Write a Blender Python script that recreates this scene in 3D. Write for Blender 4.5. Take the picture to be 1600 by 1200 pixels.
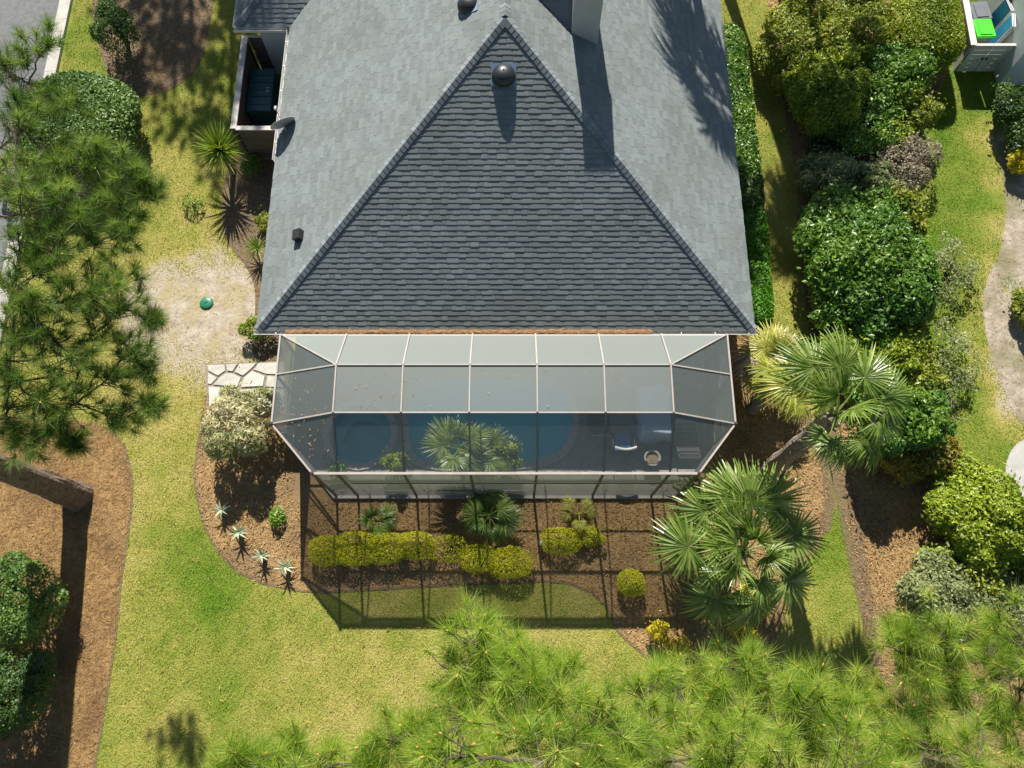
import bpy, bmesh, math, random
import numpy as np
from mathutils import Vector, Matrix

random.seed(7)
RNG = np.random.default_rng(7)
SC = bpy.context.scene
COL = SC.collection
for o in list(bpy.data.objects):
    bpy.data.objects.remove(o)

# ------------------------------------------------------------------ camera, light, exposure
F_PX, TILT, CAM_H = 1250.0, math.radians(18.8), 22.4
ST, CT = math.sin(TILT), math.cos(TILT)
cam_d = bpy.data.cameras.new('camera')
cam = bpy.data.objects.new('camera', cam_d)
COL.objects.link(cam)
cam.location = (0, 0, CAM_H)
cam.rotation_euler = (TILT, 0, 0)
cam_d.sensor_fit = 'HORIZONTAL'
cam_d.sensor_width = 36.0
cam_d.lens = 36.0 * F_PX / 1600.0
cam_d.clip_start = 0.1
cam_d.clip_end = 2000
SC.camera = cam

SUN_EL, SUN_AZ = math.radians(39.8), math.radians(-5.4)
SUN = np.array([math.sin(SUN_AZ) * math.cos(SUN_EL), math.cos(SUN_AZ) * math.cos(SUN_EL), math.sin(SUN_EL)])
world = bpy.data.worlds.new('World')
SC.world = world
world.use_nodes = True
wn = world.node_tree.nodes
bg = wn.get('Background') or wn.new('ShaderNodeBackground')
sky = wn.new('ShaderNodeTexSky')
sky.sky_type = 'NISHITA'
sky.sun_disc = False
sky.sun_elevation = SUN_EL
sky.sun_rotation = SUN_AZ
sky.air_density = 1.0
sky.dust_density = 0.6
world.node_tree.links.new(sky.outputs[0], bg.inputs[0])
bg.inputs[1].default_value = 0.05
sun_d = bpy.data.lights.new('sun', 'SUN')
sun_d.energy = 5.0
sun_d.angle = math.radians(0.53)
sun_d.color = (1.0, 0.94, 0.84)
sun = bpy.data.objects.new('sun', sun_d)
COL.objects.link(sun)
sun.rotation_euler = Vector(-SUN).to_track_quat('-Z', 'Y').to_euler()
sun.location = (0, 0, 60)
SC.view_settings.view_transform = 'Standard'
SC.view_settings.look = 'None'
SC.view_settings.exposure = 0.85
SC.view_settings.gamma = 1.0
SC.view_settings.use_curve_mapping = False
SC.render.engine = 'CYCLES'
SC.cycles.use_denoising = True
SC.cycles.max_bounces = 8
SC.cycles.transparent_max_bounces = 16
SC.cycles.caustics_reflective = False
SC.cycles.caustics_refractive = False


# ------------------------------------------------------------------ pixel -> world
def ray(px, py):
    u = (px - 800.0) / F_PX
    v = (600.0 - py) / F_PX
    return np.array([u, ST + v * CT, -CT + v * ST])


def W(px, py, z=0.0):
    d = ray(px, py)
    t = (CAM_H - z) / -d[2]
    return np.array([d[0] * t, d[1] * t, z])


def depth_at(px, py, z):
    return (CAM_H - z) / -ray(px, py)[2]


def hit_plane(px, py, p0, n):
    d = ray(px, py)
    c = np.array([0, 0, CAM_H])
    t = np.dot(np.asarray(p0) - c, n) / np.dot(d, n)
    return c + d * t


def project(P):
    P = np.asarray(P, float)
    r = P - np.array([0, 0, CAM_H])
    dep = r[..., 1] * ST - r[..., 2] * CT
    up = r[..., 1] * CT + r[..., 2] * ST
    return np.stack([800 + F_PX * r[..., 0] / dep, 600 - F_PX * up / dep], -1)


# ------------------------------------------------------------------ noise
def _h(ix, iy, s):
    n = (ix.astype(np.int64) * 374761393 + iy.astype(np.int64) * 668265263 + s * 1442695041) & 0xFFFFFFFF
    n = ((n ^ (n >> 13)) * 1274126177) & 0xFFFFFFFF
    return ((n ^ (n >> 16)) & 0xFFFF) / 65535.0


def vnoise(x, y, s=0):
    ix, iy = np.floor(x), np.floor(y)
    fx, fy = x - ix, y - iy
    fx, fy = fx * fx * (3 - 2 * fx), fy * fy * (3 - 2 * fy)
    a, b = _h(ix, iy, s), _h(ix + 1, iy, s)
    c, d = _h(ix, iy + 1, s), _h(ix + 1, iy + 1, s)
    return (a * (1 - fx) + b * fx) * (1 - fy) + (c * (1 - fx) + d * fx) * fy


def fbm(x, y, s=0, o=4):
    t, amp, w = 0, 0.5, 0
    for k in range(o):
        t = t + amp * vnoise(x * 2 ** k, y * 2 ** k, s + k)
        w += amp
        amp *= 0.55
    return t / w


# ------------------------------------------------------------------ materials
def nodes(m):
    m.use_nodes = True
    nt = m.node_tree
    return nt, nt.nodes, nt.links, nt.nodes.get('Principled BSDF')


def mat(name, c1, c2=None, scale=8.0, rough=0.7, bump=0.0, bscale=None, tint=0.0, metal=0.0, spec=0.4, detail=6.0, c3=None, scale2=0.7):
    """Procedural surface: two colours mixed by noise, optional large-scale third colour, per-piece tint, bump."""
    m = bpy.data.materials.new(name)
    nt, N, L, b = nodes(m)
    b.inputs['Roughness'].default_value = rough
    b.inputs['Metallic'].default_value = metal
    b.inputs['Specular IOR Level'].default_value = spec
    c2 = c2 or tuple(min(1, x * 1.25) for x in c1)
    tc = N.new('ShaderNodeTexCoord')
    nz = N.new('ShaderNodeTexNoise')
    nz.inputs['Scale'].default_value = scale
    nz.inputs['Detail'].default_value = detail
    L.new(tc.outputs['Object'], nz.inputs['Vector'])
    rp = N.new('ShaderNodeValToRGB')
    rp.color_ramp.elements[0].position = 0.32
    rp.color_ramp.elements[1].position = 0.68
    rp.color_ramp.elements[0].color = (*c1, 1)
    rp.color_ramp.elements[1].color = (*c2, 1)
    L.new(nz.outputs[0], rp.inputs[0])
    out = rp.outputs[0]
    if c3:
        n2 = N.new('ShaderNodeTexNoise')
        n2.inputs['Scale'].default_value = scale2
        n2.inputs['Detail'].default_value = 4
        L.new(tc.outputs['Object'], n2.inputs['Vector'])
        r2 = N.new('ShaderNodeValToRGB')
        r2.color_ramp.elements[0].position = 0.45
        r2.color_ramp.elements[1].position = 0.65
        L.new(n2.outputs[0], r2.inputs[0])
        mx = N.new('ShaderNodeMix')
        mx.data_type = 'RGBA'
        L.new(r2.outputs[0], mx.inputs[0])
        L.new(out, mx.inputs[6])
        mx.inputs[7].default_value = (*c3, 1)
        out = mx.outputs[2]
    if tint:
        at = N.new('ShaderNodeAttribute')
        at.attribute_name = 'tint'
        mr = N.new('ShaderNodeMapRange')
        mr.inputs[3].default_value = 1 - tint
        mr.inputs[4].default_value = 1 + tint
        L.new(at.outputs['Fac'], mr.inputs[0])
        mx = N.new('ShaderNodeVectorMath')
        mx.operation = 'SCALE'
        L.new(out, mx.inputs[0])
        L.new(mr.outputs[0], mx.inputs['Scale'])
        out = mx.outputs[0]
    L.new(out, b.inputs['Base Color'])
    if bump:
        nb = N.new('ShaderNodeTexNoise')
        nb.inputs['Scale'].default_value = bscale or scale * 3
        nb.inputs['Detail'].default_value = 5
        L.new(tc.outputs['Object'], nb.inputs['Vector'])
        bp = N.new('ShaderNodeBump')
        bp.inputs['Strength'].default_value = bump
        bp.inputs['Distance'].default_value = min(0.03, 0.5 / (bscale or scale * 3))
        L.new(nb.outputs[0], bp.inputs['Height'])
        L.new(bp.outputs[0], b.inputs['Normal'])
    return m


def leafmat(name, cols, rough=0.45, trans=0.3, spec=0.4, pos=None):
    """Leaf surface: colour by the leaf's own random tint, part of the light passes through."""
    m = bpy.data.materials.new(name)
    nt, N, L, b = nodes(m)
    at = N.new('ShaderNodeAttribute')
    at.attribute_name = 'tint'
    rp = N.new('ShaderNodeValToRGB')
    el = rp.color_ramp.elements
    while len(el) < len(cols):
        el.new(0.5)
    for i, c in enumerate(cols):
        el[i].position = pos[i] if pos else i / (len(cols) - 1)
        el[i].color = (*c, 1)
    L.new(at.outputs['Fac'], rp.inputs[0])
    L.new(rp.outputs[0], b.inputs['Base Color'])
    b.inputs['Roughness'].default_value = rough
    b.inputs['Specular IOR Level'].default_value = spec
    tr = N.new('ShaderNodeBsdfTranslucent')
    hs = N.new('ShaderNodeHueSaturation')
    hs.inputs['Saturation'].default_value = 1.1
    hs.inputs['Value'].default_value = 1.3
    L.new(rp.outputs[0], hs.inputs['Color'])
    L.new(hs.outputs[0], tr.inputs['Color'])
    mx = N.new('ShaderNodeMixShader')
    mx.inputs[0].default_value = trans
    L.new(b.outputs[0], mx.inputs[1])
    L.new(tr.outputs[0], mx.inputs[2])
    L.new(mx.outputs[0], N.get('Material Output').inputs['Surface'])
    return m


def screenmat(name, col, dens, sheen):
    """Insect screen: threads block more the more obliquely one looks through; threads scatter and pass light."""
    m = bpy.data.materials.new(name)
    nt, N, L, b = nodes(m)
    N.remove(b)
    lw = N.new('ShaderNodeLayerWeight')
    lw.inputs['Blend'].default_value = 0.5          # facing = 1 - cos
    sub = N.new('ShaderNodeMath'); sub.operation = 'SUBTRACT'; sub.inputs[0].default_value = 1.0
    L.new(lw.outputs['Facing'], sub.inputs[1])
    mxm = N.new('ShaderNodeMath'); mxm.operation = 'MAXIMUM'; mxm.inputs[1].default_value = 0.05
    L.new(sub.outputs[0], mxm.inputs[0])
    pw = N.new('ShaderNodeMath'); pw.operation = 'POWER'; pw.inputs[1].default_value = 0.55
    L.new(mxm.outputs[0], pw.inputs[0])
    dv = N.new('ShaderNodeMath'); dv.operation = 'DIVIDE'; dv.inputs[0].default_value = dens
    L.new(pw.outputs[0], dv.inputs[1])
    mn = N.new('ShaderNodeMath'); mn.operation = 'MINIMUM'; mn.inputs[1].default_value = 0.95
    L.new(dv.outputs[0], mn.inputs[0])
    tr = N.new('ShaderNodeBsdfTransparent')
    di = N.new('ShaderNodeBsdfDiffuse'); di.inputs['Color'].default_value = (*col, 1)
    tl = N.new('ShaderNodeBsdfTranslucent'); tl.inputs['Color'].default_value = (*[x * 1.6 for x in col], 1)
    ms = N.new('ShaderNodeMixShader'); ms.inputs[0].default_value = 0.35
    L.new(di.outputs[0], ms.inputs[1]); L.new(tl.outputs[0], ms.inputs[2])
    gl = N.new('ShaderNodeBsdfGlossy'); gl.inputs['Roughness'].default_value = 0.64; gl.inputs['Color'].default_value = (*sheen, 1)
    m2 = N.new('ShaderNodeMixShader'); m2.inputs[0].default_value = 0.5
    L.new(ms.outputs[0], m2.inputs[1]); L.new(gl.outputs[0], m2.inputs[2])
    mx = N.new('ShaderNodeMixShader')
    L.new(mn.outputs[0], mx.inputs[0]); L.new(tr.outputs[0], mx.inputs[1]); L.new(m2.outputs[0], mx.inputs[2])
    L.new(mx.outputs[0], N.get('Material Output').inputs['Surface'])
    return m


M = {}
M['shingle'] = mat('shingle', (0.166, 0.191, 0.194), (0.206, 0.233, 0.234), 14, 0.85, 0.35, 260, tint=0.13, spec=0.25, c3=(0.165, 0.186, 0.182), scale2=0.45)
M['shingle_cap'] = mat('shingle_cap', (0.155, 0.180, 0.190), (0.225, 0.250, 0.258), 12, 0.85, 0.3, 260, tint=0.25, spec=0.25)
M['underlay'] = mat('underlay', (0.05, 0.055, 0.06), None, 20, 0.9)
M['alum'] = mat('frame_paint', (0.36, 0.325, 0.295), (0.42, 0.38, 0.35), 5, 0.4, spec=0.5)
M['alum_shaded'] = mat('frame_paint_shaded', (0.10, 0.088, 0.08), (0.13, 0.115, 0.105), 5, 0.5)  # darkened copy of the frame paint: shade of backlit members put into the colour
M['white'] = mat('white_paint', (0.70, 0.69, 0.66), (0.78, 0.77, 0.74), 4, 0.45)
M['stucco'] = mat('stucco', (0.55, 0.55, 0.53), (0.63, 0.63, 0.61), 30, 0.85, 0.2, 90)
M['chimney'] = mat('chimney_paint', (0.38, 0.39, 0.41), (0.43, 0.44, 0.46), 3, 0.7)
M['screen'] = screenmat('screen_mesh', (0.09, 0.10, 0.10), 0.35, (0.66, 0.72, 0.70))
M['deck'] = mat('deck_concrete', (0.26, 0.25, 0.23), (0.34, 0.33, 0.30), 6, 0.85, 0.15, 60)
M['coping'] = mat('coping', (0.40, 0.38, 0.35), (0.50, 0.48, 0.44), 9, 0.8, 0.1)
M['plaster'] = mat('pool_plaster', (0.10, 0.80, 0.90), (0.14, 0.86, 0.94), 2, 0.6)
M['wood'] = mat('fence_wood', (0.11, 0.085, 0.07), (0.16, 0.125, 0.10), 12, 0.8, 0.3, 40, tint=0.2)
M['woodcap'] = mat('fence_cap', (0.40, 0.37, 0.33), (0.56, 0.53, 0.48), 5, 0.7, 0.2)
M['nfence'] = mat('pale_fence', (0.55, 0.55, 0.48), (0.63, 0.62, 0.56), 8, 0.7, 0.1, tint=0.1)
M['nwall'] = mat('pale_wall', (0.52, 0.56, 0.55), (0.58, 0.62, 0.61), 3, 0.8)
M['dome'] = mat('dome_metal', (0.035, 0.037, 0.04), (0.05, 0.052, 0.055), 4, 0.38, metal=0.3)
M['flash'] = mat('flashing', (0.16, 0.24, 0.34), (0.22, 0.30, 0.40), 4, 0.5)
M['teal'] = mat('teal_plastic', (0.020, 0.085, 0.10), (0.03, 0.10, 0.12), 3, 0.4)
M['greenlid'] = mat('lime_plastic', (0.06, 0.62, 0.03), (0.08, 0.68, 0.04), 3, 0.4)
M['greybin'] = mat('grey_plastic', (0.13, 0.145, 0.16), (0.17, 0.185, 0.20), 4, 0.45)
M['blue'] = mat('blue_fabric', (0.02, 0.16, 0.30), (0.03, 0.22, 0.38), 6, 0.6)
M['chairblue'] = mat('chair_cushion', (0.10, 0.20, 0.44), (0.13, 0.25, 0.50), 10, 0.8)
M['cover'] = mat('cover_fabric', (0.40, 0.52, 0.66), (0.46, 0.58, 0.70), 3, 0.8, 0.3, 6)
M['dark'] = mat('dark_metal', (0.03, 0.03, 0.032), (0.05, 0.05, 0.05), 10, 0.5)
M['valve'] = mat('valve_green', (0.02, 0.16, 0.09), (0.03, 0.20, 0.11), 6, 0.35)
M['dish'] = mat('dish_grey', (0.33, 0.34, 0.36), (0.38, 0.39, 0.41), 4, 0.45)
M['stone'] = mat('flagstone', (0.42, 0.41, 0.37), (0.55, 0.53, 0.48), 5, 0.8, 0.3, 25, tint=0.10)
M['grout'] = mat('path_soil', (0.20, 0.17, 0.13), (0.30, 0.26, 0.20), 12, 0.95, 0.4)
M['road'] = mat('asphalt', (0.13, 0.135, 0.14), (0.18, 0.185, 0.19), 6, 0.9, 0.2, 80)
M['kerb'] = mat('kerb_concrete', (0.42, 0.40, 0.36), (0.52, 0.50, 0.45), 5, 0.85, 0.2, 40)
M['concrete'] = mat('pale_concrete', (0.36, 0.35, 0.33), (0.46, 0.45, 0.42), 5, 0.9, 0.2, 40)
M['sand'] = mat('sand', (0.29, 0.245, 0.185), (0.47, 0.41, 0.325), 3.5, 0.95, 0.9, 9, c3=(0.34, 0.28, 0.15), scale2=1.1)
M['path'] = mat('path_sand', (0.24, 0.20, 0.15), (0.42, 0.37, 0.29), 4, 0.95, 0.9, 9, c3=(0.20, 0.18, 0.10), scale2=0.9)
M['straw_bed'] = mat('straw_bed', (0.21, 0.125, 0.048), (0.36, 0.23, 0.095), 5, 0.95, 0.9, 20, c3=(0.17, 0.10, 0.045), scale2=0.8)
M['bark_bed'] = mat('bark_bed', (0.23, 0.145, 0.06), (0.37, 0.24, 0.105), 9, 0.95, 0.8, 22, c3=(0.19, 0.13, 0.07), scale2=0.7)
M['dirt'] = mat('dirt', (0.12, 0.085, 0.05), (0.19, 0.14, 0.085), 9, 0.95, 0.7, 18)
M['bark'] = mat('pine_bark', (0.10, 0.072, 0.055), (0.23, 0.165, 0.125), 9, 0.95, 1.0, 14)
M['branch'] = mat('branch_bark', (0.07, 0.055, 0.045), (0.12, 0.095, 0.08), 10, 0.95)
M['deadwood'] = mat('grey_deadwood', (0.34, 0.32, 0.29), (0.46, 0.44, 0.40), 10, 0.95)
M['palmtrunk'] = mat('palm_trunk', (0.16, 0.13, 0.10), (0.34, 0.28, 0.22), 12, 0.95, 0.9, 18)
M['terracotta'] = mat('pot_glaze', (0.20, 0.19, 0.17), (0.26, 0.25, 0.23), 6, 0.6)

M['grass'] = leafmat('grass_blade', [(0.47, 0.43, 0.13), (0.37, 0.38, 0.075), (0.25, 0.32, 0.035), (0.14, 0.26, 0.014)], 0.6, 0.25, 0.25)
M['straw'] = leafmat('pine_straw', [(0.11, 0.06, 0.022), (0.30, 0.18, 0.07), (0.52, 0.35, 0.16)], 0.8, 0.1, 0.2)
M['chip'] = leafmat('bark_chip', [(0.11, 0.06, 0.025), (0.31, 0.19, 0.075), (0.52, 0.36, 0.17)], 0.85, 0.0, 0.2)
M['gutter_straw'] = leafmat('gutter_straw', [(0.28, 0.14, 0.06), (0.42, 0.24, 0.11), (0.55, 0.36, 0.19)], 0.8, 0.1, 0.2)
M['dry'] = leafmat('dry_leaf', [(0.24, 0.12, 0.05), (0.42, 0.24, 0.10), (0.58, 0.48, 0.32)], 0.7, 0.15)
LEAF = {
    'glossy': ([(0.051, 0.116, 0.02), (0.123, 0.225, 0.038), (0.275, 0.377, 0.087)], 0.45),
    'dark': ([(0.026, 0.065, 0.014), (0.072, 0.145, 0.026), (0.16, 0.261, 0.058)], 0.45),
    'yellow': ([(0.36, 0.42, 0.014), (0.60, 0.61, 0.02), (0.78, 0.72, 0.03)], 0.45),
    'gold': ([(0.36, 0.32, 0.012), (0.55, 0.47, 0.018), (0.70, 0.58, 0.03)], 0.45),
    'olive': ([(0.121, 0.169, 0.016), (0.27, 0.317, 0.03), (0.459, 0.459, 0.054)], 0.5),
    'lime': ([(0.127, 0.196, 0.014), (0.241, 0.322, 0.021), (0.414, 0.46, 0.034)], 0.45),
    'green': ([(0.043, 0.123, 0.014), (0.109, 0.225, 0.026), (0.246, 0.362, 0.043)], 0.38),
    'grey': ([(0.138, 0.175, 0.062), (0.275, 0.312, 0.125), (0.475, 0.475, 0.25)], 0.6),
    'brown': ([(0.144, 0.12, 0.072), (0.264, 0.228, 0.156), (0.432, 0.372, 0.264)], 0.6),
    'cream': ([(0.10, 0.20, 0.03), (0.46, 0.43, 0.22), (0.78, 0.72, 0.50)], 0.5),
    'agave': ([(0.12, 0.20, 0.12), (0.34, 0.42, 0.28), (0.60, 0.62, 0.44)], 0.45),
    'bright': ([(0.054, 0.18, 0.011), (0.108, 0.288, 0.018), (0.198, 0.378, 0.036)], 0.4),
    'rust': ([(0.12, 0.13, 0.015), (0.26, 0.24, 0.03), (0.42, 0.28, 0.05)], 0.45),
}
for k, (c, r) in LEAF.items():
    M['leaf_' + k] = leafmat('leaf_' + k, c, r, 0.28, 0.45)
M['needle_l'] = leafmat('needle_deep', [(0.045, 0.10, 0.020), (0.13, 0.225, 0.04), (0.28, 0.37, 0.09)], 0.45, 0.45, 0.4)
M['needle_b'] = leafmat('needle_fresh', [(0.10, 0.19, 0.022), (0.30, 0.44, 0.05), (0.54, 0.61, 0.15)], 0.45, 0.5, 0.4)
M['bud'] = mat('pine_bud', (0.50, 0.25, 0.09), (0.62, 0.35, 0.15), 10, 0.8)
M['frond'] = leafmat('palm_frond', [(0.065, 0.15, 0.018), (0.19, 0.29, 0.045), (0.44, 0.50, 0.18)], 0.34, 0.40, 0.6)
M['frond_y'] = leafmat('palm_frond_pale', [(0.20, 0.26, 0.03), (0.40, 0.42, 0.07), (0.60, 0.55, 0.18)], 0.4, 0.35, 0.4)
M['frond_dead'] = leafmat('palm_frond_dead', [(0.24, 0.17, 0.10), (0.44, 0.36, 0.25), (0.66, 0.58, 0.46)], 0.7, 0.2, 0.2)
M['yucca'] = leafmat('sword_leaf', [(0.10, 0.17, 0.02), (0.20, 0.28, 0.03), (0.36, 0.40, 0.07)], 0.35, 0.25, 0.5)

wm = bpy.data.materials.new('pool_water')
nt, N, L, b = nodes(wm)
N.remove(b)
tw = N.new('ShaderNodeBsdfTransparent'); tw.inputs['Color'].default_value = (0.66, 0.95, 0.97, 1)
gw = N.new('ShaderNodeBsdfGlossy'); gw.inputs['Roughness'].default_value = 0.02
fw = N.new('ShaderNodeFresnel'); fw.inputs['IOR'].default_value = 1.33
nzw = N.new('ShaderNodeTexNoise'); nzw.inputs['Scale'].default_value = 5
bw = N.new('ShaderNodeBump'); bw.inputs['Strength'].default_value = 0.12; bw.inputs['Distance'].default_value = 0.02
L.new(nzw.outputs[0], bw.inputs['Height']); L.new(bw.outputs[0], gw.inputs['Normal'])
mw = N.new('ShaderNodeMixShader'); L.new(fw.outputs[0], mw.inputs[0]); L.new(tw.outputs[0], mw.inputs[1]); L.new(gw.outputs[0], mw.inputs[2])
L.new(mw.outputs[0], N.get('Material Output').inputs['Surface'])
M['water'] = wm


# ------------------------------------------------------------------ object helpers
def link(o, parent=None):
    COL.objects.link(o)
    if parent is not None:
        o.parent = parent
    return o


def mesh_np(name, V, T, tint=None, material=None, smooth=False):
    V = np.ascontiguousarray(V, np.float32)
    T = np.ascontiguousarray(T, np.int32)
    me = bpy.data.meshes.new(name)
    k = T.shape[1]
    me.vertices.add(len(V)); me.vertices.foreach_set('co', V.ravel())
    me.loops.add(T.size); me.loops.foreach_set('vertex_index', T.ravel())
    me.polygons.add(len(T))
    me.polygons.foreach_set('loop_start', np.arange(0, T.size, k, dtype=np.int32))
    me.polygons.foreach_set('loop_total', np.full(len(T), k, np.int32))
    me.polygons.foreach_set('use_smooth', np.full(len(T), bool(smooth)))
    me.update(calc_edges=True)
    if tint is not None:
        a = me.attributes.new('tint', 'FLOAT', 'POINT')
        a.data.foreach_set('value', np.ascontiguousarray(tint, np.float32))
    if material is not None:
        me.materials.append(material)
    return me


class MB:
    """collects triangles and quads (as triangles) with a tint per vertex"""
    def __init__(s):
        s.V, s.T, s.C, s.n = [], [], [], 0

    def add(s, V, T, c=0.5):
        V = np.asarray(V, float).reshape(-1, 3)
        T = np.asarray(T, int)
        if T.shape[1] == 4:
            T = np.concatenate([T[:, [0, 1, 2]], T[:, [0, 2, 3]]])
        s.V.append(V); s.T.append(T + s.n)
        s.C.append(np.full(len(V), c) if np.isscalar(c) else np.asarray(c, float))
        s.n += len(V)
        return s

    def box(s, x0, x1, y0, y1, z0, z1, c=0.5):
        V = [(x, y, z) for z in (z0, z1) for y in (y0, y1) for x in (x0, x1)]
        return s.add(V, [(0, 2, 3, 1), (4, 5, 7, 6), (0, 1, 5, 4), (2, 6, 7, 3), (0, 4, 6, 2), (1, 3, 7, 5)], c)

    def beam(s, p, q, w, h, c=0.5, up=(0, 0, 1)):
        p, q = np.asarray(p, float), np.asarray(q, float)
        d = (q - p) / np.linalg.norm(q - p)
        up = np.asarray(up, float)
        if abs(np.dot(d, up)) > 0.95:
            up = np.array([0, 1.0, 0])
        sd = np.cross(d, up); sd /= np.linalg.norm(sd)
        u = np.cross(sd, d)
        V = [b_ + sd * i * w / 2 + u * j * h / 2 for b_ in (p, q) for (i, j) in ((-1, -1), (1, -1), (1, 1), (-1, 1))]
        return s.add(V, [(0, 3, 2, 1), (4, 5, 6, 7), (0, 1, 5, 4), (1, 2, 6, 5), (2, 3, 7, 6), (3, 0, 4, 7)], c)

    def tube(s, P, R, n=8, c=0.5, cap=True):
        P = np.asarray(P, float); R = np.asarray(R, float) * np.ones(len(P))
        d = np.gradient(P, axis=0)
        d /= np.linalg.norm(d, axis=1)[:, None] + 1e-9
        ref = np.array([0, 0, 1.0]) if abs(d[0][2]) < 0.9 else np.array([1.0, 0, 0])
        a = np.cross(d, ref); a /= np.linalg.norm(a, axis=1)[:, None] + 1e-9
        b_ = np.cross(d, a)
        th = np.linspace(0, 2 * math.pi, n, endpoint=False)
        V = (P[:, None] + R[:, None, None] * (np.cos(th)[None, :, None] * a[:, None] + np.sin(th)[None, :, None] * b_[:, None])).reshape(-1, 3)
        m = len(P)
        i, j = np.meshgrid(np.arange(m - 1), np.arange(n), indexing='ij')
        i, j = i.ravel(), j.ravel()
        k = (j + 1) % n
        T = np.stack([i * n + j, i * n + k, (i + 1) * n + k, (i + 1) * n + j], 1)
        s.add(V, T, c)
        if cap:
            V2 = np.concatenate([V[-n:], P[-1:]])
            s.add(V2, [(q, (q + 1) % n, n) for q in range(n)], c)
        return s

    def lathe(s, prof, n=20, center=(0, 0, 0), c=0.5):
        prof = np.asarray(prof, float)
        th = np.linspace(0, 2 * math.pi, n, endpoint=False)
        V = np.stack([prof[:, 0][:, None] * np.cos(th), prof[:, 0][:, None] * np.sin(th), prof[:, 1][:, None] * np.ones(n)], -1).reshape(-1, 3) + np.asarray(center)
        m = len(prof)
        i, j = np.meshgrid(np.arange(m - 1), np.arange(n), indexing='ij')
        i, j = i.ravel(), j.ravel(); k = (j + 1) % n
        return s.add(V, np.stack([i * n + j, i * n + k, (i + 1) * n + k, (i + 1) * n + j], 1), c)

    def poly(s, pts, c=0.5):
        n = len(pts)
        return s.add(pts, [(0, i, i + 1) for i in range(1, n - 1)], c)

    def arrays(s):
        return np.concatenate(s.V), np.concatenate(s.T), np.concatenate(s.C)

    def build(s, name, material, parent=None, loc=(0, 0, 0), smooth=False):
        V, T, C = s.arrays()
        o = bpy.data.objects.new(name, mesh_np(name, V, T, C, material, smooth))
        o.location = loc
        return link(o, parent)


def empty(name, loc, label=None, cat=None, group=None):
    o = bpy.data.objects.new(name, None)
    o.location = loc
    o.empty_display_size = 0.1
    link(o)
    if label:
        tag(o, label, cat, group)
    return o


def tag(o, label=None, cat=None, group=None, kind=None):
    if label: o['label'] = label
    if cat: o['category'] = cat
    if group: o['group'] = group
    if kind: o['kind'] = kind
    return o


def bevel_box(name, size, bev, material, parent, loc, rotz=0.0, taper=1.0, seg=2):
    bm = bmesh.new()
    bmesh.ops.create_cube(bm, size=1)
    for v in bm.verts:
        k = taper if v.co.z < 0 else 1.0
        v.co = Vector((v.co.x * size[0] * k, v.co.y * size[1] * k, v.co.z * size[2]))
    bmesh.ops.bevel(bm, geom=bm.edges[:], offset=bev, segments=seg, affect='EDGES', profile=0.6)
    me = bpy.data.meshes.new(name)
    bm.to_mesh(me); bm.free()
    me.materials.append(material)
    o = bpy.data.objects.new(name, me)
    o.location = loc
    o.rotation_euler = (0, 0, rotz)
    return link(o, parent)


def diamonds(c, a, s_, n_, Ln, Wd, fold=0.0, mid=0.5):
    """leaf-shaped pieces: base, left, tip, right -> 2 triangles each"""
    Ln = np.asarray(Ln) * np.ones(len(c)); Wd = np.asarray(Wd) * np.ones(len(c))
    base = c - a * (Ln * 0.5)[:, None]
    tip = c + a * (Ln * 0.5)[:, None]
    m = base + a * (Ln * mid)[:, None] + n_ * (Wd * fold)[:, None]
    l = m - s_ * (Wd * 0.5)[:, None]
    r = m + s_ * (Wd * 0.5)[:, None]
    V = np.stack([base, r, tip, l], 1).reshape(-1, 3)
    i = np.arange(len(c)) * 4
    T = np.concatenate([np.stack([i, i + 1, i + 2], 1), np.stack([i, i + 2, i + 3], 1)])
    return V, T


def unit(v):
    return v / (np.linalg.norm(v, axis=-1, keepdims=True) + 1e-9)


def frame_from_normal(n_, rng):
    r = rng.normal(size=n_.shape)
    a = unit(r - n_ * np.sum(r * n_, -1, keepdims=True))
    return a, np.cross(n_, a)


def inside(poly, x, y):
    poly = np.asarray(poly)
    res = np.zeros(len(x), bool)
    j = len(poly) - 1
    for i in range(len(poly)):
        xi, yi, xj, yj = poly[i][0], poly[i][1], poly[j][0], poly[j][1]
        c = ((yi > y) != (yj > y)) & (x < (xj - xi) * (y - yi) / (yj - yi + 1e-12) + xi)
        res ^= c
        j = i
    return res


def smooth_poly(pts, it=2):
    P = np.asarray(pts, float)
    for _ in range(it):
        Q = np.roll(P, -1, 0)
        P = np.stack([0.75 * P + 0.25 * Q, 0.25 * P + 0.75 * Q], 1).reshape(-1, 2)
    return P


def gpoly(px, it=2):
    return smooth_poly([W(x, y, 0)[:2] for x, y in px], it)


def sheet(name, poly, z, material, parent=None, thick=0.0, kind='structure', label=None, cat=None):
    bm = bmesh.new()
    vs = [bm.verts.new((p[0], p[1], z)) for p in poly]
    f = bm.faces.new(vs)
    f.normal_update()
    if f.normal.z < 0:
        f.normal_flip()
    if thick:
        r = bmesh.ops.extrude_face_region(bm, geom=[f])
        for v in [g for g in r['geom'] if isinstance(g, bmesh.types.BMVert)]:
            v.co.z = z
        for v in vs:
            v.co.z = z - thick
    bmesh.ops.triangulate(bm, faces=bm.faces[:])
    me = bpy.data.meshes.new(name)
    bm.to_mesh(me); bm.free()
    me.materials.append(material)
    o = link(bpy.data.objects.new(name, me), parent)
    if kind: o['kind'] = kind
    if label: tag(o, label, cat)
    return o


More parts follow.
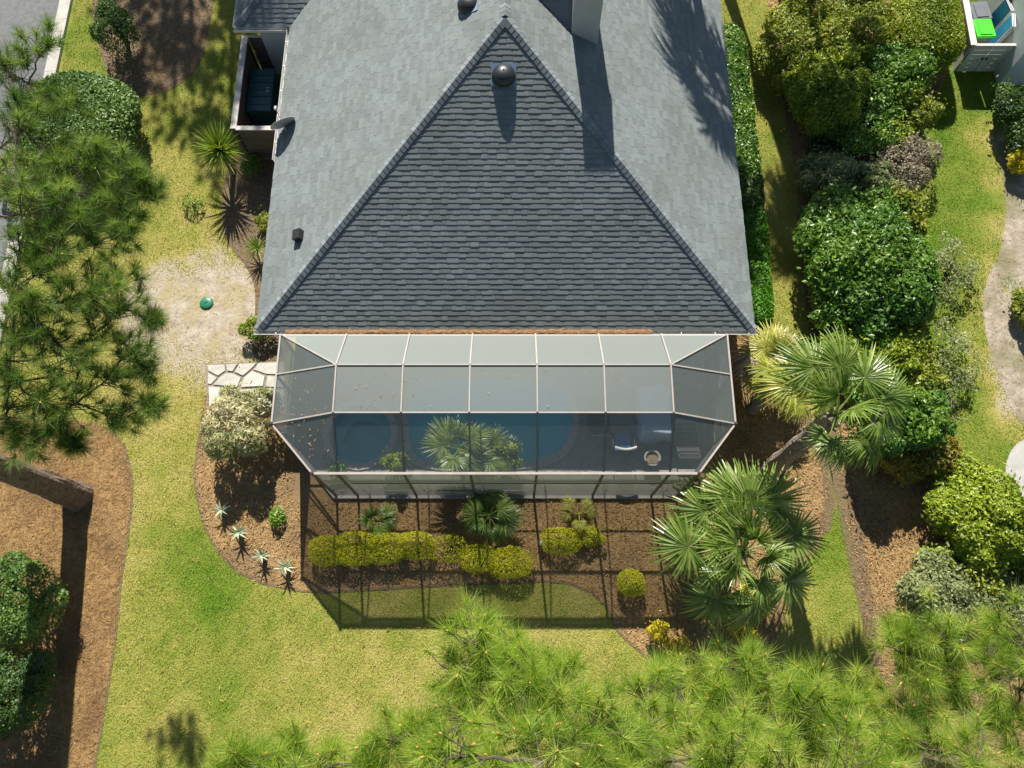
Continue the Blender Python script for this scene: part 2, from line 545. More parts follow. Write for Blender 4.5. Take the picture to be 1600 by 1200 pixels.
# ------------------------------------------------------------------ ground zones (outlines read off the photograph, on the ground plane)
Z_BED_L = gpoly([(-260, 640), (60, 655), (130, 655), (170, 668), (192, 695), (205, 735), (206, 780), (198, 850), (190, 900), (180, 1000), (165, 1100), (145, 1210), (130, 1320), (-320, 1320)])
Z_BED_C = smooth_poly([W(x, y)[:2] for x, y in [(322, 600), (316, 650), (309, 700), (303, 740), (306, 775), (318, 820), (340, 862), (370, 893), (410, 912), (470, 925), (510, 927), (600, 921), (660, 916), (760, 911), (850, 908), (890, 910), (925, 925), (950, 950), (965, 985), (985, 1005), (1015, 1030), (1050, 1060), (1100, 1078), (1180, 1050), (1212, 1005), (1225, 960), (1240, 900), (1285, 850), (1297, 790), (1290, 740), (1270, 690), (1250, 640), (1215, 590), (1200, 480), (1180, 330), (1150, 40), (1105, 40)]] + [np.array(q) for q in ((5.55, 10.5), (5.60, 8.2), (5.62, 5.56), (4.55, 4.32), (-4.9, 4.32), (-6.05, 5.56), (-6.05, 7.4))], 2)
Z_SIDE = gpoly([(425, 200), (370, 235), (345, 290), (350, 380), (400, 430), (398, 520), (392, 566), (470, 566), (470, 200)])
Z_SAND0 = gpoly([(210, 490), (235, 450), (290, 425), (350, 414), (400, 420), (420, 480), (400, 566), (330, 569), (310, 545), (265, 530), (220, 515)])
_k = np.linspace(0, 1, 400, endpoint=False) * len(Z_SAND0)
_i = _k.astype(int); _f = (_k - _i)[:, None]
_p = Z_SAND0[_i] * (1 - _f) + Z_SAND0[(_i + 1) % len(Z_SAND0)] * _f
_c = _p.mean(0)
Z_SAND = _c + (_p - _c) * (0.94 + 0.55 * (fbm(_p[:, 0] * 1.7, _p[:, 1] * 1.7, 90, 5) - 0.5))[:, None]
Z_BED_R = gpoly([(1188, -60), (1212, 80), (1230, 200), (1250, 330), (1262, 450), (1275, 560), (1300, 690), (1312, 760), (1328, 850), (1348, 950), (1368, 1040), (1410, 1130), (1500, 1240), (1680, 1240), (1660, 900), (1530, 780), (1478, 650), (1450, 560), (1440, 450), (1436, 190), (1490, 110), (1490, -60)])
Z_PATH = gpoly([(1548, 190), (1562, 250), (1574, 330), (1562, 400), (1532, 455), (1542, 540), (1572, 620), (1592, 665), (1660, 700), (1680, 180)])
Z_PAD = gpoly([(1605, 682), (1580, 700), (1568, 735), (1578, 765), (1605, 790), (1680, 800), (1680, 670)])
Z_UPBED = gpoly([(140, -60), (340, -60), (322, 90), (285, 135), (225, 152), (185, 150), (165, 110), (148, 50)])
ROAD_E = [W(122, -40)[:2], W(92, 105)[:2], W(38, 400)[:2], W(-30, 700)[:2]]
FLAG = [(321, 570), (440, 566), (440, 640), (322, 640)]
BED_EX = [Z_BED_L, Z_BED_C, Z_SIDE, Z_BED_R, Z_PAD, Z_UPBED]

# house and cage dimensions
EX0, EX1, EY, EZ = -6.79, 6.45, 8.24, 2.70
HW = (EX1 - EX0) / 2
CX = (EX0 + EX1) / 2
SLOPE = 0.601
BACK = 22.8
RIDGE_Z = EZ + SLOPE * HW
DECK = (-6.15, 5.72, 4.20, 8.90)     # pool deck rectangle


def green(x, y):
    p = project(np.stack([x, y, np.zeros_like(x)], -1))
    g = 0.30 + 0.55 * (fbm(x * 0.35, y * 0.35, 3) - 0.5) + 0.65 * (fbm(x * 1.6, y * 1.6, 11) - 0.5) + 0.50 * (fbm(x * 5, y * 5, 5) - 0.5)
    for (qx, qy, r, a) in [(300, 850, 40, .35), (322, 890, 42, .35), (318, 960, 60, .35), (355, 1080, 45, .45), (300, 1010, 60, .25), (460, 1000, 80, .10),
                           (345, 930, 45, .2), (640, 995, 40, .15), (1310, 900, 40, .35), (1300, 830, 30, .3), (130, 60, 40, .3), (350, 150, 80, .15), (1330, 1050, 60, .12)]:
        g = g + 0.72 * a * np.exp(-((p[..., 0] - qx) ** 2 + (p[..., 1] - qy) ** 2) / (2 * r * r))
    g = g + 0.42 * np.clip((p[..., 0] - 1400) / 60, 0, 1)
    g = g - 0.22 * np.exp(-((p[..., 0] - 270) ** 2 + (p[..., 1] - 600) ** 2) / (2 * 90 ** 2)) - 0.12 * np.exp(-((p[..., 0] - 1220) ** 2 + (p[..., 1] - 330) ** 2) / (2 * 90 ** 2))
    g = g - 0.14 * np.exp(-((p[..., 0] - 620) ** 2 + (p[..., 1] - 1100) ** 2) / (2 * 140 ** 2))
    return np.clip(g, 0, 1)


def build_ground():
    xs = np.unique(np.concatenate([[-400, -150, -60, -32], np.arange(-24, 24.01, 0.25), [32, 60, 150, 400], [DECK[0] + 0.2, DECK[1] - 0.2]]))
    ys = np.unique(np.concatenate([[-400, -150, -60, -20], np.arange(-6, 28.01, 0.25), [40, 60, 150, 400], [DECK[2] + 0.2, DECK[3] - 0.2]]))
    X, Y = np.meshgrid(xs, ys)
    V = np.stack([X, Y, np.zeros_like(X)], -1).reshape(-1, 3)
    n, m = len(xs), len(ys)
    i, j = np.meshgrid(np.arange(n - 1), np.arange(m - 1))
    cx, cy = (xs[i] + xs[i + 1]) / 2, (ys[j] + ys[j + 1]) / 2
    keep = ~((cx > DECK[0] + 0.2) & (cx < DECK[1] - 0.2) & (cy > DECK[2] + 0.2) & (cy < DECK[3] - 0.2))
    i, j = i[keep], j[keep]
    T = np.stack([j * n + i, j * n + i + 1, (j + 1) * n + i + 1, (j + 1) * n + i], 1)
    gm = leafmat('turf', [(0.40, 0.345, 0.25), (0.36, 0.31, 0.10), (0.27, 0.265, 0.06), (0.16, 0.21, 0.03), (0.09, 0.17, 0.014)], 0.9, 0.0, 0.1, pos=[0.0, 0.22, 0.45, 0.72, 1.0])
    bare = np.zeros(len(V))
    for Z in (Z_SAND, Z_PATH):
        dd = np.min(np.linalg.norm(V[:, None, :2] - Z[None, ::4], axis=2), 1)
        bare = np.maximum(bare, np.where(inside(Z, V[:, 0], V[:, 1]), 1.0, np.exp(-(dd / 0.75) ** 2)))
    gt = np.clip(0.22 + 0.78 * green(V[:, 0], V[:, 1]) - bare * (0.25 + 0.8 * fbm(V[:, 0] * 1.4, V[:, 1] * 1.4, 66)), 0, 1)
    nt, N, L, b = nodes(gm)
    tc = N.new('ShaderNodeTexCoord'); nz = N.new('ShaderNodeTexNoise'); nz.inputs['Scale'].default_value = 22; nz.inputs['Detail'].default_value = 6
    L.new(tc.outputs['Object'], nz.inputs['Vector'])
    bp = N.new('ShaderNodeBump'); bp.inputs['Strength'].default_value = 1.0; bp.inputs['Distance'].default_value = 0.04
    L.new(nz.outputs[0], bp.inputs['Height']); L.new(bp.outputs[0], b.inputs['Normal'])
    o = link(bpy.data.objects.new('ground', mesh_np('ground', V, T, gt, gm)))
    o['kind'] = 'structure'


def sample_view(n, rng, margin=40):
    """random ground points, even per square metre, inside the picture"""
    x = rng.uniform(-17, 18.5, n); y = rng.uniform(-3.4, 22.5, n)
    p = project(np.stack([x, y, np.zeros(n)], -1))
    k = (p[:, 0] > -margin) & (p[:, 0] < 1600 + margin) & (p[:, 1] > -margin) & (p[:, 1] < 1200 + margin)
    return x[k], y[k]


def build_grass():
    rng = np.random.default_rng(21)
    x, y = sample_view(620000, rng)
    k = np.ones(len(x), bool)
    for z in BED_EX:
        k &= ~inside(z, x, y)
    k &= ~((x > EX0 + 0.4) & (x < EX1 - 0.4) & (y > EY)) & ~((x > DECK[0]) & (x < DECK[1]) & (y > DECK[2]) & (y < 9.5))
    fl = np.array([W(a, b_)[:2] for a, b_ in FLAG])
    k &= ~inside(fl, x, y)
    re = np.array([[-60, 30]] + [list(p) for p in ROAD_E] + [[-60, -5]])
    re2 = re.copy(); re2[1:-1, 0] += 0.1
    k &= ~inside(re2, x, y)
    k &= ~(inside(Z_PATH, x, y) & (fbm(x * 1.1, y * 1.1, 55) < 0.62))
    s_in = inside(Z_SAND, x, y)
    cand = np.where((np.abs(x - Z_SAND[:, 0].mean()) < 4.5) & (np.abs(y - Z_SAND[:, 1].mean()) < 4))[0]
    dist = np.full(len(x), 9.0)
    for c0 in range(0, len(cand), 20000):
        cc = cand[c0:c0 + 20000]
        dist[cc] = np.min(np.linalg.norm(np.stack([x[cc], y[cc]], 1)[:, None] - Z_SAND[None, ::5], axis=2), 1)
    sd_ = np.where(s_in, dist, -dist)
    pk = np.clip(0.50 - sd_ / 1.2 + 2.0 * (fbm(x * 1.8, y * 1.8, 40) - 0.5), 0, 1)
    k &= rng.random(len(x)) < np.where(sd_ > -1.2, pk, 1.0)
    # thin turf round the sand patch and on the worn strip beneath the left pine
    ps = project(np.stack([x, y, np.zeros_like(x)], -1))
    near = np.exp(-((ps[:, 0] - 270) ** 2 / (2 * 75 ** 2) + (ps[:, 1] - 490) ** 2 / (2 * 60 ** 2)))
    k &= rng.random(len(x)) > 0.8 * near
    worn = np.clip((ps[:, 0] - 1500) / 60, 0, 1) * np.clip(0.62 - fbm(x, y, 77), 0, 1) * 3
    k &= rng.random(len(x)) > worn
    clump = fbm(x * 5, y * 5, 8, 3)
    k &= rng.random(len(x)) < np.clip(0.25 + 1.3 * clump, 0, 1)
    x, y, clump = x[k], y[k], clump[k]
    n = len(x)
    th = rng.uniform(0, 2 * math.pi, n)
    til = rng.uniform(0.25, 1.0, n)
    a = np.stack([np.cos(th) * np.cos(til), np.sin(th) * np.cos(til), np.sin(til)], -1)
    s_ = np.stack([-np.sin(th), np.cos(th), np.zeros(n)], -1)
    Ln = rng.uniform(0.05, 0.10, n) * (0.7 + 0.7 * clump)
    Wd = rng.uniform(0.012, 0.020, n)
    base = np.stack([x, y, np.full(n, 0.0)], -1)
    V = np.stack([base - s_ * Wd[:, None] / 2, base + s_ * Wd[:, None] / 2, base + a * Ln[:, None]], 1).reshape(-1, 3)
    T = np.arange(3 * n).reshape(-1, 3)
    g = np.clip(green(x, y) + rng.normal(0, 0.10, n), 0, 1)
    o = link(bpy.data.objects.new('lawn_grass', mesh_np('lawn_grass', V, T, np.repeat(g, 3), M['grass'])))
    tag(o, 'short yellow green turf of the lawns all around the house', 'grass', kind='stuff')


def litter(name, poly, dens, Lr, Wr, material, label, cat, seed, z=0.01, tilt=0.25, ex=()):
    rng = np.random.default_rng(seed)
    mn, mx = poly.min(0), poly.max(0)
    mn = np.maximum(mn, [-17, -3.6]); mx = np.minimum(mx, [18.5, 23])
    n = int((mx[0] - mn[0]) * (mx[1] - mn[1]) * dens)
    x, y = rng.uniform(mn[0], mx[0], n), rng.uniform(mn[1], mx[1], n)
    p = project(np.stack([x, y, np.zeros(n)], -1))
    k = inside(poly, x, y) & (p[:, 0] > -30) & (p[:, 0] < 1630) & (p[:, 1] > -30) & (p[:, 1] < 1230)
    k &= ~((x > DECK[0] - 0.02) & (x < DECK[1] + 0.02) & (y > DECK[2] - 0.02)) | (y < DECK[2] - 0.02)
    for q in ex:
        k &= ~inside(q, x, y)
    x, y = x[k], y[k]; n = len(x)
    th = rng.uniform(0, 2 * math.pi, n); ti = rng.normal(0, tilt, n)
    a = np.stack([np.cos(th) * np.cos(ti), np.sin(th) * np.cos(ti), np.sin(ti)], -1)
    s0 = np.stack([-np.sin(th), np.cos(th), np.zeros(n)], -1)
    ro = rng.normal(0, tilt * 1.5, n)
    up = np.cross(a, s0)
    s_ = s0 * np.cos(ro)[:, None] + up * np.sin(ro)[:, None]
    Ln = rng.uniform(*Lr, n); Wd = rng.uniform(*Wr, n)
    c = np.stack([x, y, z + rng.uniform(0.0, 0.02, n) + np.abs(np.sin(ti)) * Ln * 0.5], -1)
    V, T = diamonds(c, a, s_, up, Ln, Wd)
    t = np.clip(0.5 + 0.8 * (fbm(x * 1.2, y * 1.2, seed) - 0.5) + rng.normal(0, 0.22, n), 0, 1)
    o = link(bpy.data.objects.new(name, mesh_np(name, V, T, np.repeat(t, 4), material)))
    tag(o, label, cat, kind='stuff')
    return o


def build_setting():
    build_ground()
    sheet('left_bed', Z_BED_L, 0.008, M['straw_bed'])
    sheet('pool_bed', Z_BED_C, 0.008, M['bark_bed'])
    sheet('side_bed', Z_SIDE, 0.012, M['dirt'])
    sheet('sand_patch', Z_SAND, 0.004, M['sand'])
    sheet('right_bed', Z_BED_R, 0.008, M['bark_bed'])
    sheet('sandy_path', Z_PATH, 0.008, M['path'])
    sheet('concrete_pad', Z_PAD, 0.03, M['concrete'], thick=0.05)
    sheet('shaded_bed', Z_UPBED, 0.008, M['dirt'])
    # road and kerb
    e = np.array([list(p) for p in ROAD_E])
    d = unit(e[-1] - e[0])
    nrm = np.array([d[1], -d[0]])
    if nrm[0] > 0: nrm = -nrm
    a, b_ = e[0] - d * 20, e[-1] + d * 20
    road = [a + nrm * 0.42, b_ + nrm * 0.42, b_ + nrm * 8, a + nrm * 8]
    sheet('road', road, 0.006, M['road'])
    mb = MB()
    for k in range(26):
        p = a + (b_ - a) * (k / 26.0); q = a + (b_ - a) * ((k + 1) / 26.0) - d * 0.012
        mb2 = [p, q, q + nrm * 0.42, p + nrm * 0.42]
        V = [(v[0], v[1], 0.0) for v in mb2] + [(v[0], v[1], 0.12 if i < 2 else 0.07) for i, v in enumerate(mb2)]
        mb.add(V, [(4, 5, 6, 7), (0, 1, 5, 4), (1, 2, 6, 5), (2, 3, 7, 6), (3, 0, 4, 7)])
    k_ = mb.build('kerb', M['kerb'])
    k_['kind'] = 'structure'
    build_grass()
    litter('pine_straw', Z_BED_L, 520, (0.10, 0.20), (0.006, 0.012), M['straw'], 'orange brown pine straw covering the bed under the big pine', 'pine straw', 31)
    litter('wood_chips', Z_BED_C, 420, (0.03, 0.10), (0.012, 0.035), M['chip'], 'brown bark mulch in the bed around the screened pool', 'mulch', 32)
    litter('bark_chips', Z_BED_R, 420, (0.03, 0.10), (0.014, 0.04), M['chip'], 'orange brown bark chips beneath the shrubs on the right', 'mulch', 33)
    litter('leaf_litter', np.concatenate([Z_UPBED]), 260, (0.04, 0.10), (0.01, 0.03), M['chip'], 'dark leaf litter in the shaded bed by the road', 'leaf litter', 34)
    litter('sand_litter', Z_SAND, 40, (0.03, 0.09), (0.006, 0.025), M['dry'], 'scattered dry leaves and twigs on the bare sand patch', 'leaf litter', 35)
    litter('path_litter', Z_PATH, 40, (0.03, 0.08), (0.01, 0.03), M['dry'], 'dry leaves scattered over the sandy path at the right edge', 'leaf litter', 36)
    lawn_pts = gpoly([(210, 560), (320, 560), (310, 900), (1000, 1010), (1000, 1220), (150, 1220)])
    litter('lawn_litter', lawn_pts, 16, (0.05, 0.18), (0.006, 0.02), M['straw'], 'scattered brown needles and leaf bits on the front lawn', 'leaf litter', 38, z=0.045, ex=(Z_BED_C, Z_BED_L))
    litter('side_litter', Z_SIDE, 160, (0.03, 0.10), (0.012, 0.03), M['chip'], 'leaf mulch along the left house wall', 'mulch', 37)
    # worn soil strips edging the beds
    def strip(name, pts, w, z, m):
        P = np.array([W(x, y)[:2] for x, y in pts])
        t = unit(np.gradient(P, axis=0)); nn = np.stack([-t[:, 1], t[:, 0]], 1)
        ww = np.asarray(w) * np.ones(len(P))
        sheet(name, np.concatenate([P + nn * ww[:, None] / 2, (P - nn * ww[:, None] / 2)[::-1]]), z, m)
    strip('bed_edge_right', [(1250, 330), (1262, 450), (1276, 560), (1300, 690), (1322, 780), (1340, 880), (1356, 960), (1372, 1040)], [0.25, 0.25, 0.3, 0.5, 0.55, 0.5, 0.4, 0.25], 0.014, M['dirt'])
    strip('bed_edge_left', [(172, 668), (195, 698), (206, 740), (206, 790), (198, 850), (190, 900), (180, 1000), (165, 1100), (146, 1210)], 0.07, 0.012, M['dirt'])
    strip('bed_edge_pool', [(316, 650), (309, 700), (304, 740), (307, 775), (319, 820), (341, 862), (371, 893), (411, 911), (470, 923), (512, 925), (600, 920), (760, 911), (850, 908), (890, 911), (925, 926), (950, 951), (964, 985), (985, 1005), (1015, 1030)], 0.07, 0.012, M['dirt'])
    strip('bed_edge_palm', [(1255, 640), (1275, 690), (1292, 740), (1297, 790), (1288, 830)], 0.30, 0.014, M['dirt'])


build_setting()


# ------------------------------------------------------------------ flagstone walk
def build_flagstones():
    base = sheet('flagstone_walk', [W(x, y)[:2] for x, y in [(321, 569), (448, 564), (448, 642), (323, 640)]], 0.016, M['grout'])
    stones = [[(324, 571), (352, 570), (353, 580), (341, 588), (326, 580)], [(354, 570), (372, 569), (364, 581), (356, 580)],
              [(375, 569), (402, 568), (392, 578), (380, 588), (367, 582)], [(404, 568), (446, 566), (446, 586), (416, 585), (396, 578)],
              [(326, 583), (340, 591), (330, 601), (325, 600)], [(354, 583), (364, 584), (378, 590), (372, 606), (346, 603), (334, 602), (343, 591)],
              [(382, 590), (394, 580), (415, 588), (412, 604), (376, 606)], [(418, 588), (446, 589), (446, 606), (415, 605)],
              [(326, 604), (345, 606), (371, 609), (368, 636), (327, 636)], [(374, 609), (412, 607), (446, 609), (446, 638), (371, 637)]]
    for st in stones:
        P = np.array([W(x, y)[:2] for x, y in st])
        c = P.mean(0)
        P = c + (P - c) * 0.965
        bm = bmesh.new()
        vs = [bm.verts.new((p[0] - c[0], p[1] - c[1], 0)) for p in P]
        f = bm.faces.new(vs); f.normal_update()
        if f.normal.z < 0: f.normal_flip()
        r = bmesh.ops.extrude_face_region(bm, geom=[f])
        h = random.uniform(0.030, 0.045)
        top = [g for g in r['geom'] if isinstance(g, bmesh.types.BMVert)]
        for v in top:
            v.co.z = h; v.co.x *= 0.985; v.co.y *= 0.985
        me = bpy.data.meshes.new('flagstone'); bm.to_mesh(me); bm.free()
        a = me.attributes.new('tint', 'FLOAT', 'POINT'); a.data.foreach_set('value', np.full(len(me.vertices), random.random(), np.float32))
        me.materials.append(M['stone'])
        o = link(bpy.data.objects.new('flagstone', me), base); o.location = (c[0], c[1], 0.012)


build_flagstones()

# ------------------------------------------------------------------ house
house = empty('house', (CX, 15.0, 0), 'wide house with grey shingled hip roof above the screened pool', 'house')
HO = np.array([CX, 15.0, 0.0])


def hbuild(mb, name, m, parent=None, smooth=False):
    """build in world coordinates under the house (or one of its parts)"""
    o = mb.build(name, m, parent or house, smooth=smooth)
    if parent is None:
        o.location = tuple(-HO)
    return o


def build_house():
    mb = MB()
    ov = 0.45
    mb.box(EX0 + ov, EX1 - ov, EY + ov + 0.2, BACK - ov, 0, EZ - 0.12)
    hbuild(mb, 'wall', M['stucco'])
    mb = MB(); mb.box(-8.47 + ov, EX0 + ov + 0.05, 18.3 + ov, BACK - ov, 0, EZ - 0.12)
    hbuild(mb, 'wing_wall', M['stucco'])
    # roof body under the shingles
    ap0 = (CX, EY + HW, RIDGE_Z - 0.03); ap1 = (CX, BACK - HW, RIDGE_Z - 0.03)
    z0 = EZ - 0.03
    mb = MB()
    c = [(EX0, EY, z0), (EX1, EY, z0), (EX1, BACK, z0), (EX0, BACK, z0)]
    mb.poly([c[0], c[1], ap0]); mb.poly([c[1], c[2], ap1, ap0]); mb.poly([c[2], c[3], ap1]); mb.poly([c[3], c[0], ap0, ap1])
    mb.poly([(EX0, EY, z0 - 0.02), (EX0, BACK, z0 - 0.02), (EX1, BACK, z0 - 0.02), (EX1, EY, z0 - 0.02)])
    # left wing: front slope, left slope
    d = 2.25
    mb.poly([(-8.47, 18.3, z0), (EX0, 18.3, z0), (EX0 + d, 18.3 + d, z0 + SLOPE * d), (-8.47 + d, 18.3 + d, z0 + SLOPE * d)])
    mb.poly([(-8.47, 18.3, z0), (-8.47 + d, 18.3 + d, z0 + SLOPE * d), (-8.47 + d, BACK, z0 + SLOPE * d), (-8.47, BACK, z0)])
    mb.poly([(-8.47 + d, 18.3 + d, z0 + SLOPE * d), (EX0 + d, 18.3 + d, z0 + SLOPE * d), (EX0 + d, BACK, z0 + SLOPE * d), (-8.47 + d, BACK, z0 + SLOPE * d)])
    roof = hbuild(mb, 'roof', M['underlay'])
    tabs = []      # (8 verts, projected area, tint)
    ang = math.atan(SLOPE); ca, sa = math.cos(ang), math.sin(ang)
    expo = 0.138
    rng = np.random.default_rng(5)

    def plane(org, u, din, vmax, uL, uR, wide=(0.15, 0.36), ex=None):
        org, u, din = map(np.array, (org, u, din))
        up = din * ca + np.array([0, 0, sa])
        nrm = np.cross(u, up)
        if nrm[2] < 0: nrm = -nrm
        nco = int(vmax / expo)
        for j in range(nco + 1):
            v0 = j * expo - 0.02; v1 = min(v0 + expo + 0.05, vmax)
            if v0 >= vmax - 0.02: break
            a0, b0, a1, b1 = uL(max(v0, 0) * ca), uR(max(v0, 0) * ca), uL(v1 * ca), uR(v1 * ca)
            x = min(a0, a1) - rng.uniform(0, 0.3)
            end = max(b0, b1)
            k = rng.integers(0, 2)
            while x < end:
                w = rng.uniform(*wide)
                l0, r0 = max(x, a0), min(x + w - 0.004, b0)
                l1, r1 = max(x, a1), min(x + w - 0.004, b1)
                x += w; k += 1
                if r0 - l0 < 0.01 and r1 - l1 < 0.01: continue
                r0, r1 = max(r0, l0 + 0.003), max(r1, l1 + 0.003)
                t = (0.0165 if k % 2 else 0.0125) + rng.uniform(-0.0005, 0.001)
                vb = v0 - (0.010 if k % 2 else 0.0) * rng.uniform(0.3, 1.2)
                b3 = lambda uu, vv, hh: org + u * uu + up * vv + nrm * hh
                V = [b3(l0, vb, t + 0.003), b3(r0, vb, t + 0.003), b3(r1, v1, 0.002), b3(l1, v1, 0.002), b3(l0, vb, 0.0), b3(r0, vb, 0.0), b3(r1, v1, 0.0), b3(l1, v1, 0.0)]
                tabs.append((np.array(V), rng.random()))
    FC = [(0, 1, 2, 3), (0, 4, 5, 1), (1, 5, 6, 2), (0, 3, 7, 4)]
    vm = HW / ca
    Lm = BACK - EY
    plane((EX0, EY, EZ), (1, 0, 0), (0, 1, 0), vm, lambda d_: d_, lambda d_: 2 * HW - d_)
    nfront = len(tabs)
    plane((EX0, EY, EZ), (0, 1, 0), (1, 0, 0), vm, lambda d_: d_, lambda d_: min(18.3 - EY + d_ + 0.04, 13.0))
    plane((EX1, EY, EZ), (0, 1, 0), (-1, 0, 0), vm, lambda d_: d_, lambda d_: 13.0)
    plane((-8.47, 18.3, EZ), (1, 0, 0), (0, 1, 0), 2.4, lambda d_: d_, lambda d_: EX0 + 8.47 + d_ - 0.02)
    plane((-8.47, 18.3, EZ), (0, 1, 0), (1, 0, 0), 2.4, lambda d_: d_, lambda d_: 3.5)
    Vs = np.stack([t[0] for t in tabs])
    pr = project(Vs[:, :4])
    def cr(a, b_): return a[..., 0] * b_[..., 1] - a[..., 1] * b_[..., 0]
    area = 0.5 * np.abs(cr(pr[:, 2] - pr[:, 0], pr[:, 3] - pr[:, 1]))
    vis = (pr[..., 0].min(1) > 0) & (pr[..., 1].min(1) > 0)
    order = np.argsort(-area * vis)
    single = set(order[:300].tolist())
    for i in single:
        V, tn = tabs[i]
        c0 = V.mean(0)
        mb = MB(); mb.add(V - c0, FC, tn)
        o = mb.build('shingle', M['shingle'], roof)
        o.location = tuple(c0)
    mb = MB()
    rest = [i for i in range(len(tabs)) if i not in single]
    VV = Vs[rest].reshape(-1, 3)
    off = (np.arange(len(rest)) * 8)[:, None, None]
    TT = (np.array(FC)[None] + off).reshape(-1, 4)
    mb.add(VV, TT, np.repeat([tabs[i][1] for i in rest], 8))
    o = mb.build('shingle_field', M['shingle'], roof); o['kind'] = 'stuff'

    # hip and ridge caps: one shared piece, laid along each hip
    def cap_mesh(drop_l, drop_r):
        w, ln, t = 0.13, 0.20, 0.005
        V = []
        for (yy, h) in ((0.0, t + 0.012), (ln, 0.008)):
            V += [(-w, yy, h - drop_l * w), (0, yy, h + 0.012), (w, yy, h - drop_r * w)]
        V += [(-w, 0, -0.02 - drop_l * w), (0, 0, -0.01), (w, 0, -0.02 - drop_r * w)]
        return np.array(V), [(0, 1, 4, 3), (1, 2, 5, 4), (6, 7, 1, 0), (7, 8, 2, 1)]
    def caps(p, q, name='ridge_cap'):
        p, q = np.array(p), np.array(q)
        ln = np.linalg.norm(q - p); d_ = (q - p) / ln
        sd = np.cross(d_, (0, 0, 1)); sd /= np.linalg.norm(sd); nn = np.cross(sd, d_)
        flat = abs(d_[2]) < 0.01
        dr = SLOPE if flat else 0.40
        V, T = cap_mesh(dr, dr)
        mshes = []
        for t_ in (0.1, 0.35, 0.5, 0.7, 0.95):
            mb_ = MB(); mb_.add(V, T, t_); mshes.append(mesh_np('ridge_cap', *mb_.arrays()[:2], mb_.arrays()[2], M['shingle_cap']))
        R = Matrix((( sd[0], d_[0], nn[0]), (sd[1], d_[1], nn[1]), (sd[2], d_[2], nn[2]))).to_euler()
        for i in range(int(ln / 0.138)):
            o_ = bpy.data.objects.new(name, random.choice(mshes))
            pos = p + d_ * i * 0.138 + nn * 0.022
            o_.location = tuple(pos); o_.rotation_euler = R
            link(o_, roof)
    ap = (CX, EY + HW, RIDGE_Z)
    caps((EX0, EY, EZ), ap); caps((EX1, EY, EZ), ap)
    caps((CX, EY + HW + 0.05, RIDGE_Z + 0.0), (CX, EY + HW + 2.6, RIDGE_Z + 0.0))
    caps((-8.47, 18.3, EZ), (-8.47 + 1.9, 18.3 + 1.9, EZ + SLOPE * 1.9))

    # gutters: channel with back, bottom and rolled lip
    def gutter(p, q, outn, name='gutter'):
        p, q, outn = map(lambda v: np.array(v, float), (p, q, outn))
        mb_ = MB()
        zt = EZ - 0.02
        prof = [(0.0, -0.03), (0.0, -0.13), (0.085, -0.13), (0.115, -0.02), (0.125, -0.015), (0.125, -0.035), (0.093, -0.145), (-0.012, -0.145), (-0.012, -0.03)]
        V = []
        for b_ in (p, q):
            V += [(b_ + outn * r)[:2].tolist() + [zt + h] for r, h in prof]
        n = len(prof)
        mb_.add(V, [(i, (i + 1) % n, n + (i + 1) % n, n + i) for i in range(n)])
        g = hbuild(mb_, name, M['white'])
        L_ = np.linalg.norm(q - p); d_ = (q - p) / L_
        for s_ in np.arange(0.6, L_ - 0.2, 0.9):
            m2 = MB(); c_ = p + d_ * s_
            m2.beam(np.append((c_ + outn * 0.0)[:2], zt - 0.012), np.append((c_ + outn * 0.12)[:2], zt - 0.012), 0.02, 0.012)
            m2.build('hanger', M['white'], g)
    gutter((EX0, 13.55, 0), (EX0, 18.3, 0), (-1, 0, 0))
    gutter((EX0 - 0.1, EY, 0), (EX1 + 0.1, EY, 0), (0, -1, 0)); gutter((-8.57, 18.3, 0), (EX0 - 0.13, 18.3, 0), (0, -1, 0))
    gutter((-8.47, 18.32, 0), (-8.47, 21, 0), (-1, 0, 0))
    # fascia boards below the eaves
    mb = MB(); mb.box(EX0 + 0.02, EX1 - 0.02, EY + 0.02, EY + 0.05, EZ - 0.2, EZ - 0.06); hbuild(mb, 'fascia', M['white'])
    for x in (EX0 + 0.02, EX1 - 0.05):
        mb = MB(); mb.box(x, x + 0.03, EY + 0.06, 21, EZ - 0.2, EZ - 0.06); hbuild(mb, 'fascia', M['white'])

    # chimney on the right slope
    nr = np.array([SLOPE, 0, 1.0])
    p1 = hit_plane(893, 52, (EX1, EY, EZ), nr); p2 = hit_plane(933, 70, (EX1, EY, EZ), nr)
    yf = (p1[1] + p2[1]) / 2
    x0, x1 = p1[0], p2[0]
    nf = np.array([0, -SLOPE, 1.0])
    tip = hit_plane(934, 270, (EX0, EY, EZ), nf)
    t = (yf - tip[1]) / SUN[1]
    ztop = tip[2] + t * SUN[2]
    mb = MB(); dp = 1.7
    zb = min(p1[2], p2[2]) - 0.5
    mb.box(x0, x1, yf, yf + dp, zb, ztop - 0.16)
    ch = hbuild(mb, 'chimney', M['chimney'])
    mb = MB()
    mb.box(x0 - 0.035, x1 + 0.035, yf - 0.02, yf + dp + 0.035, ztop - 0.158, ztop)
    mb.build('chimney_cap', M['chimney'], ch)
    for s_ in np.arange(0.45, 1.5, 0.5):
        mb = MB(); mb.lathe([(0.12, 0), (0.12, 0.3), (0.09, 0.3), (0.09, 0.0)], 14, ((x0 + x1) / 2, yf + s_, ztop + 0.001)); mb.build('flue', M['dark'], ch)
    # saddle roof behind the chimney (its near slope is steeper than the sun)
    cs = 0.93
    xa = CX + (RIDGE_Z - EZ - 2.55) * 0
    def rz(x): return EZ + SLOPE * (EX1 - x)
    y0 = yf + 0.06
    pA = np.array([x0 + 0.0, y0, rz(x0) + 0.02])
    rise = 0.95
    pB = np.array([x0, y0 + rise / cs, rz(x0) + 0.02 + rise])
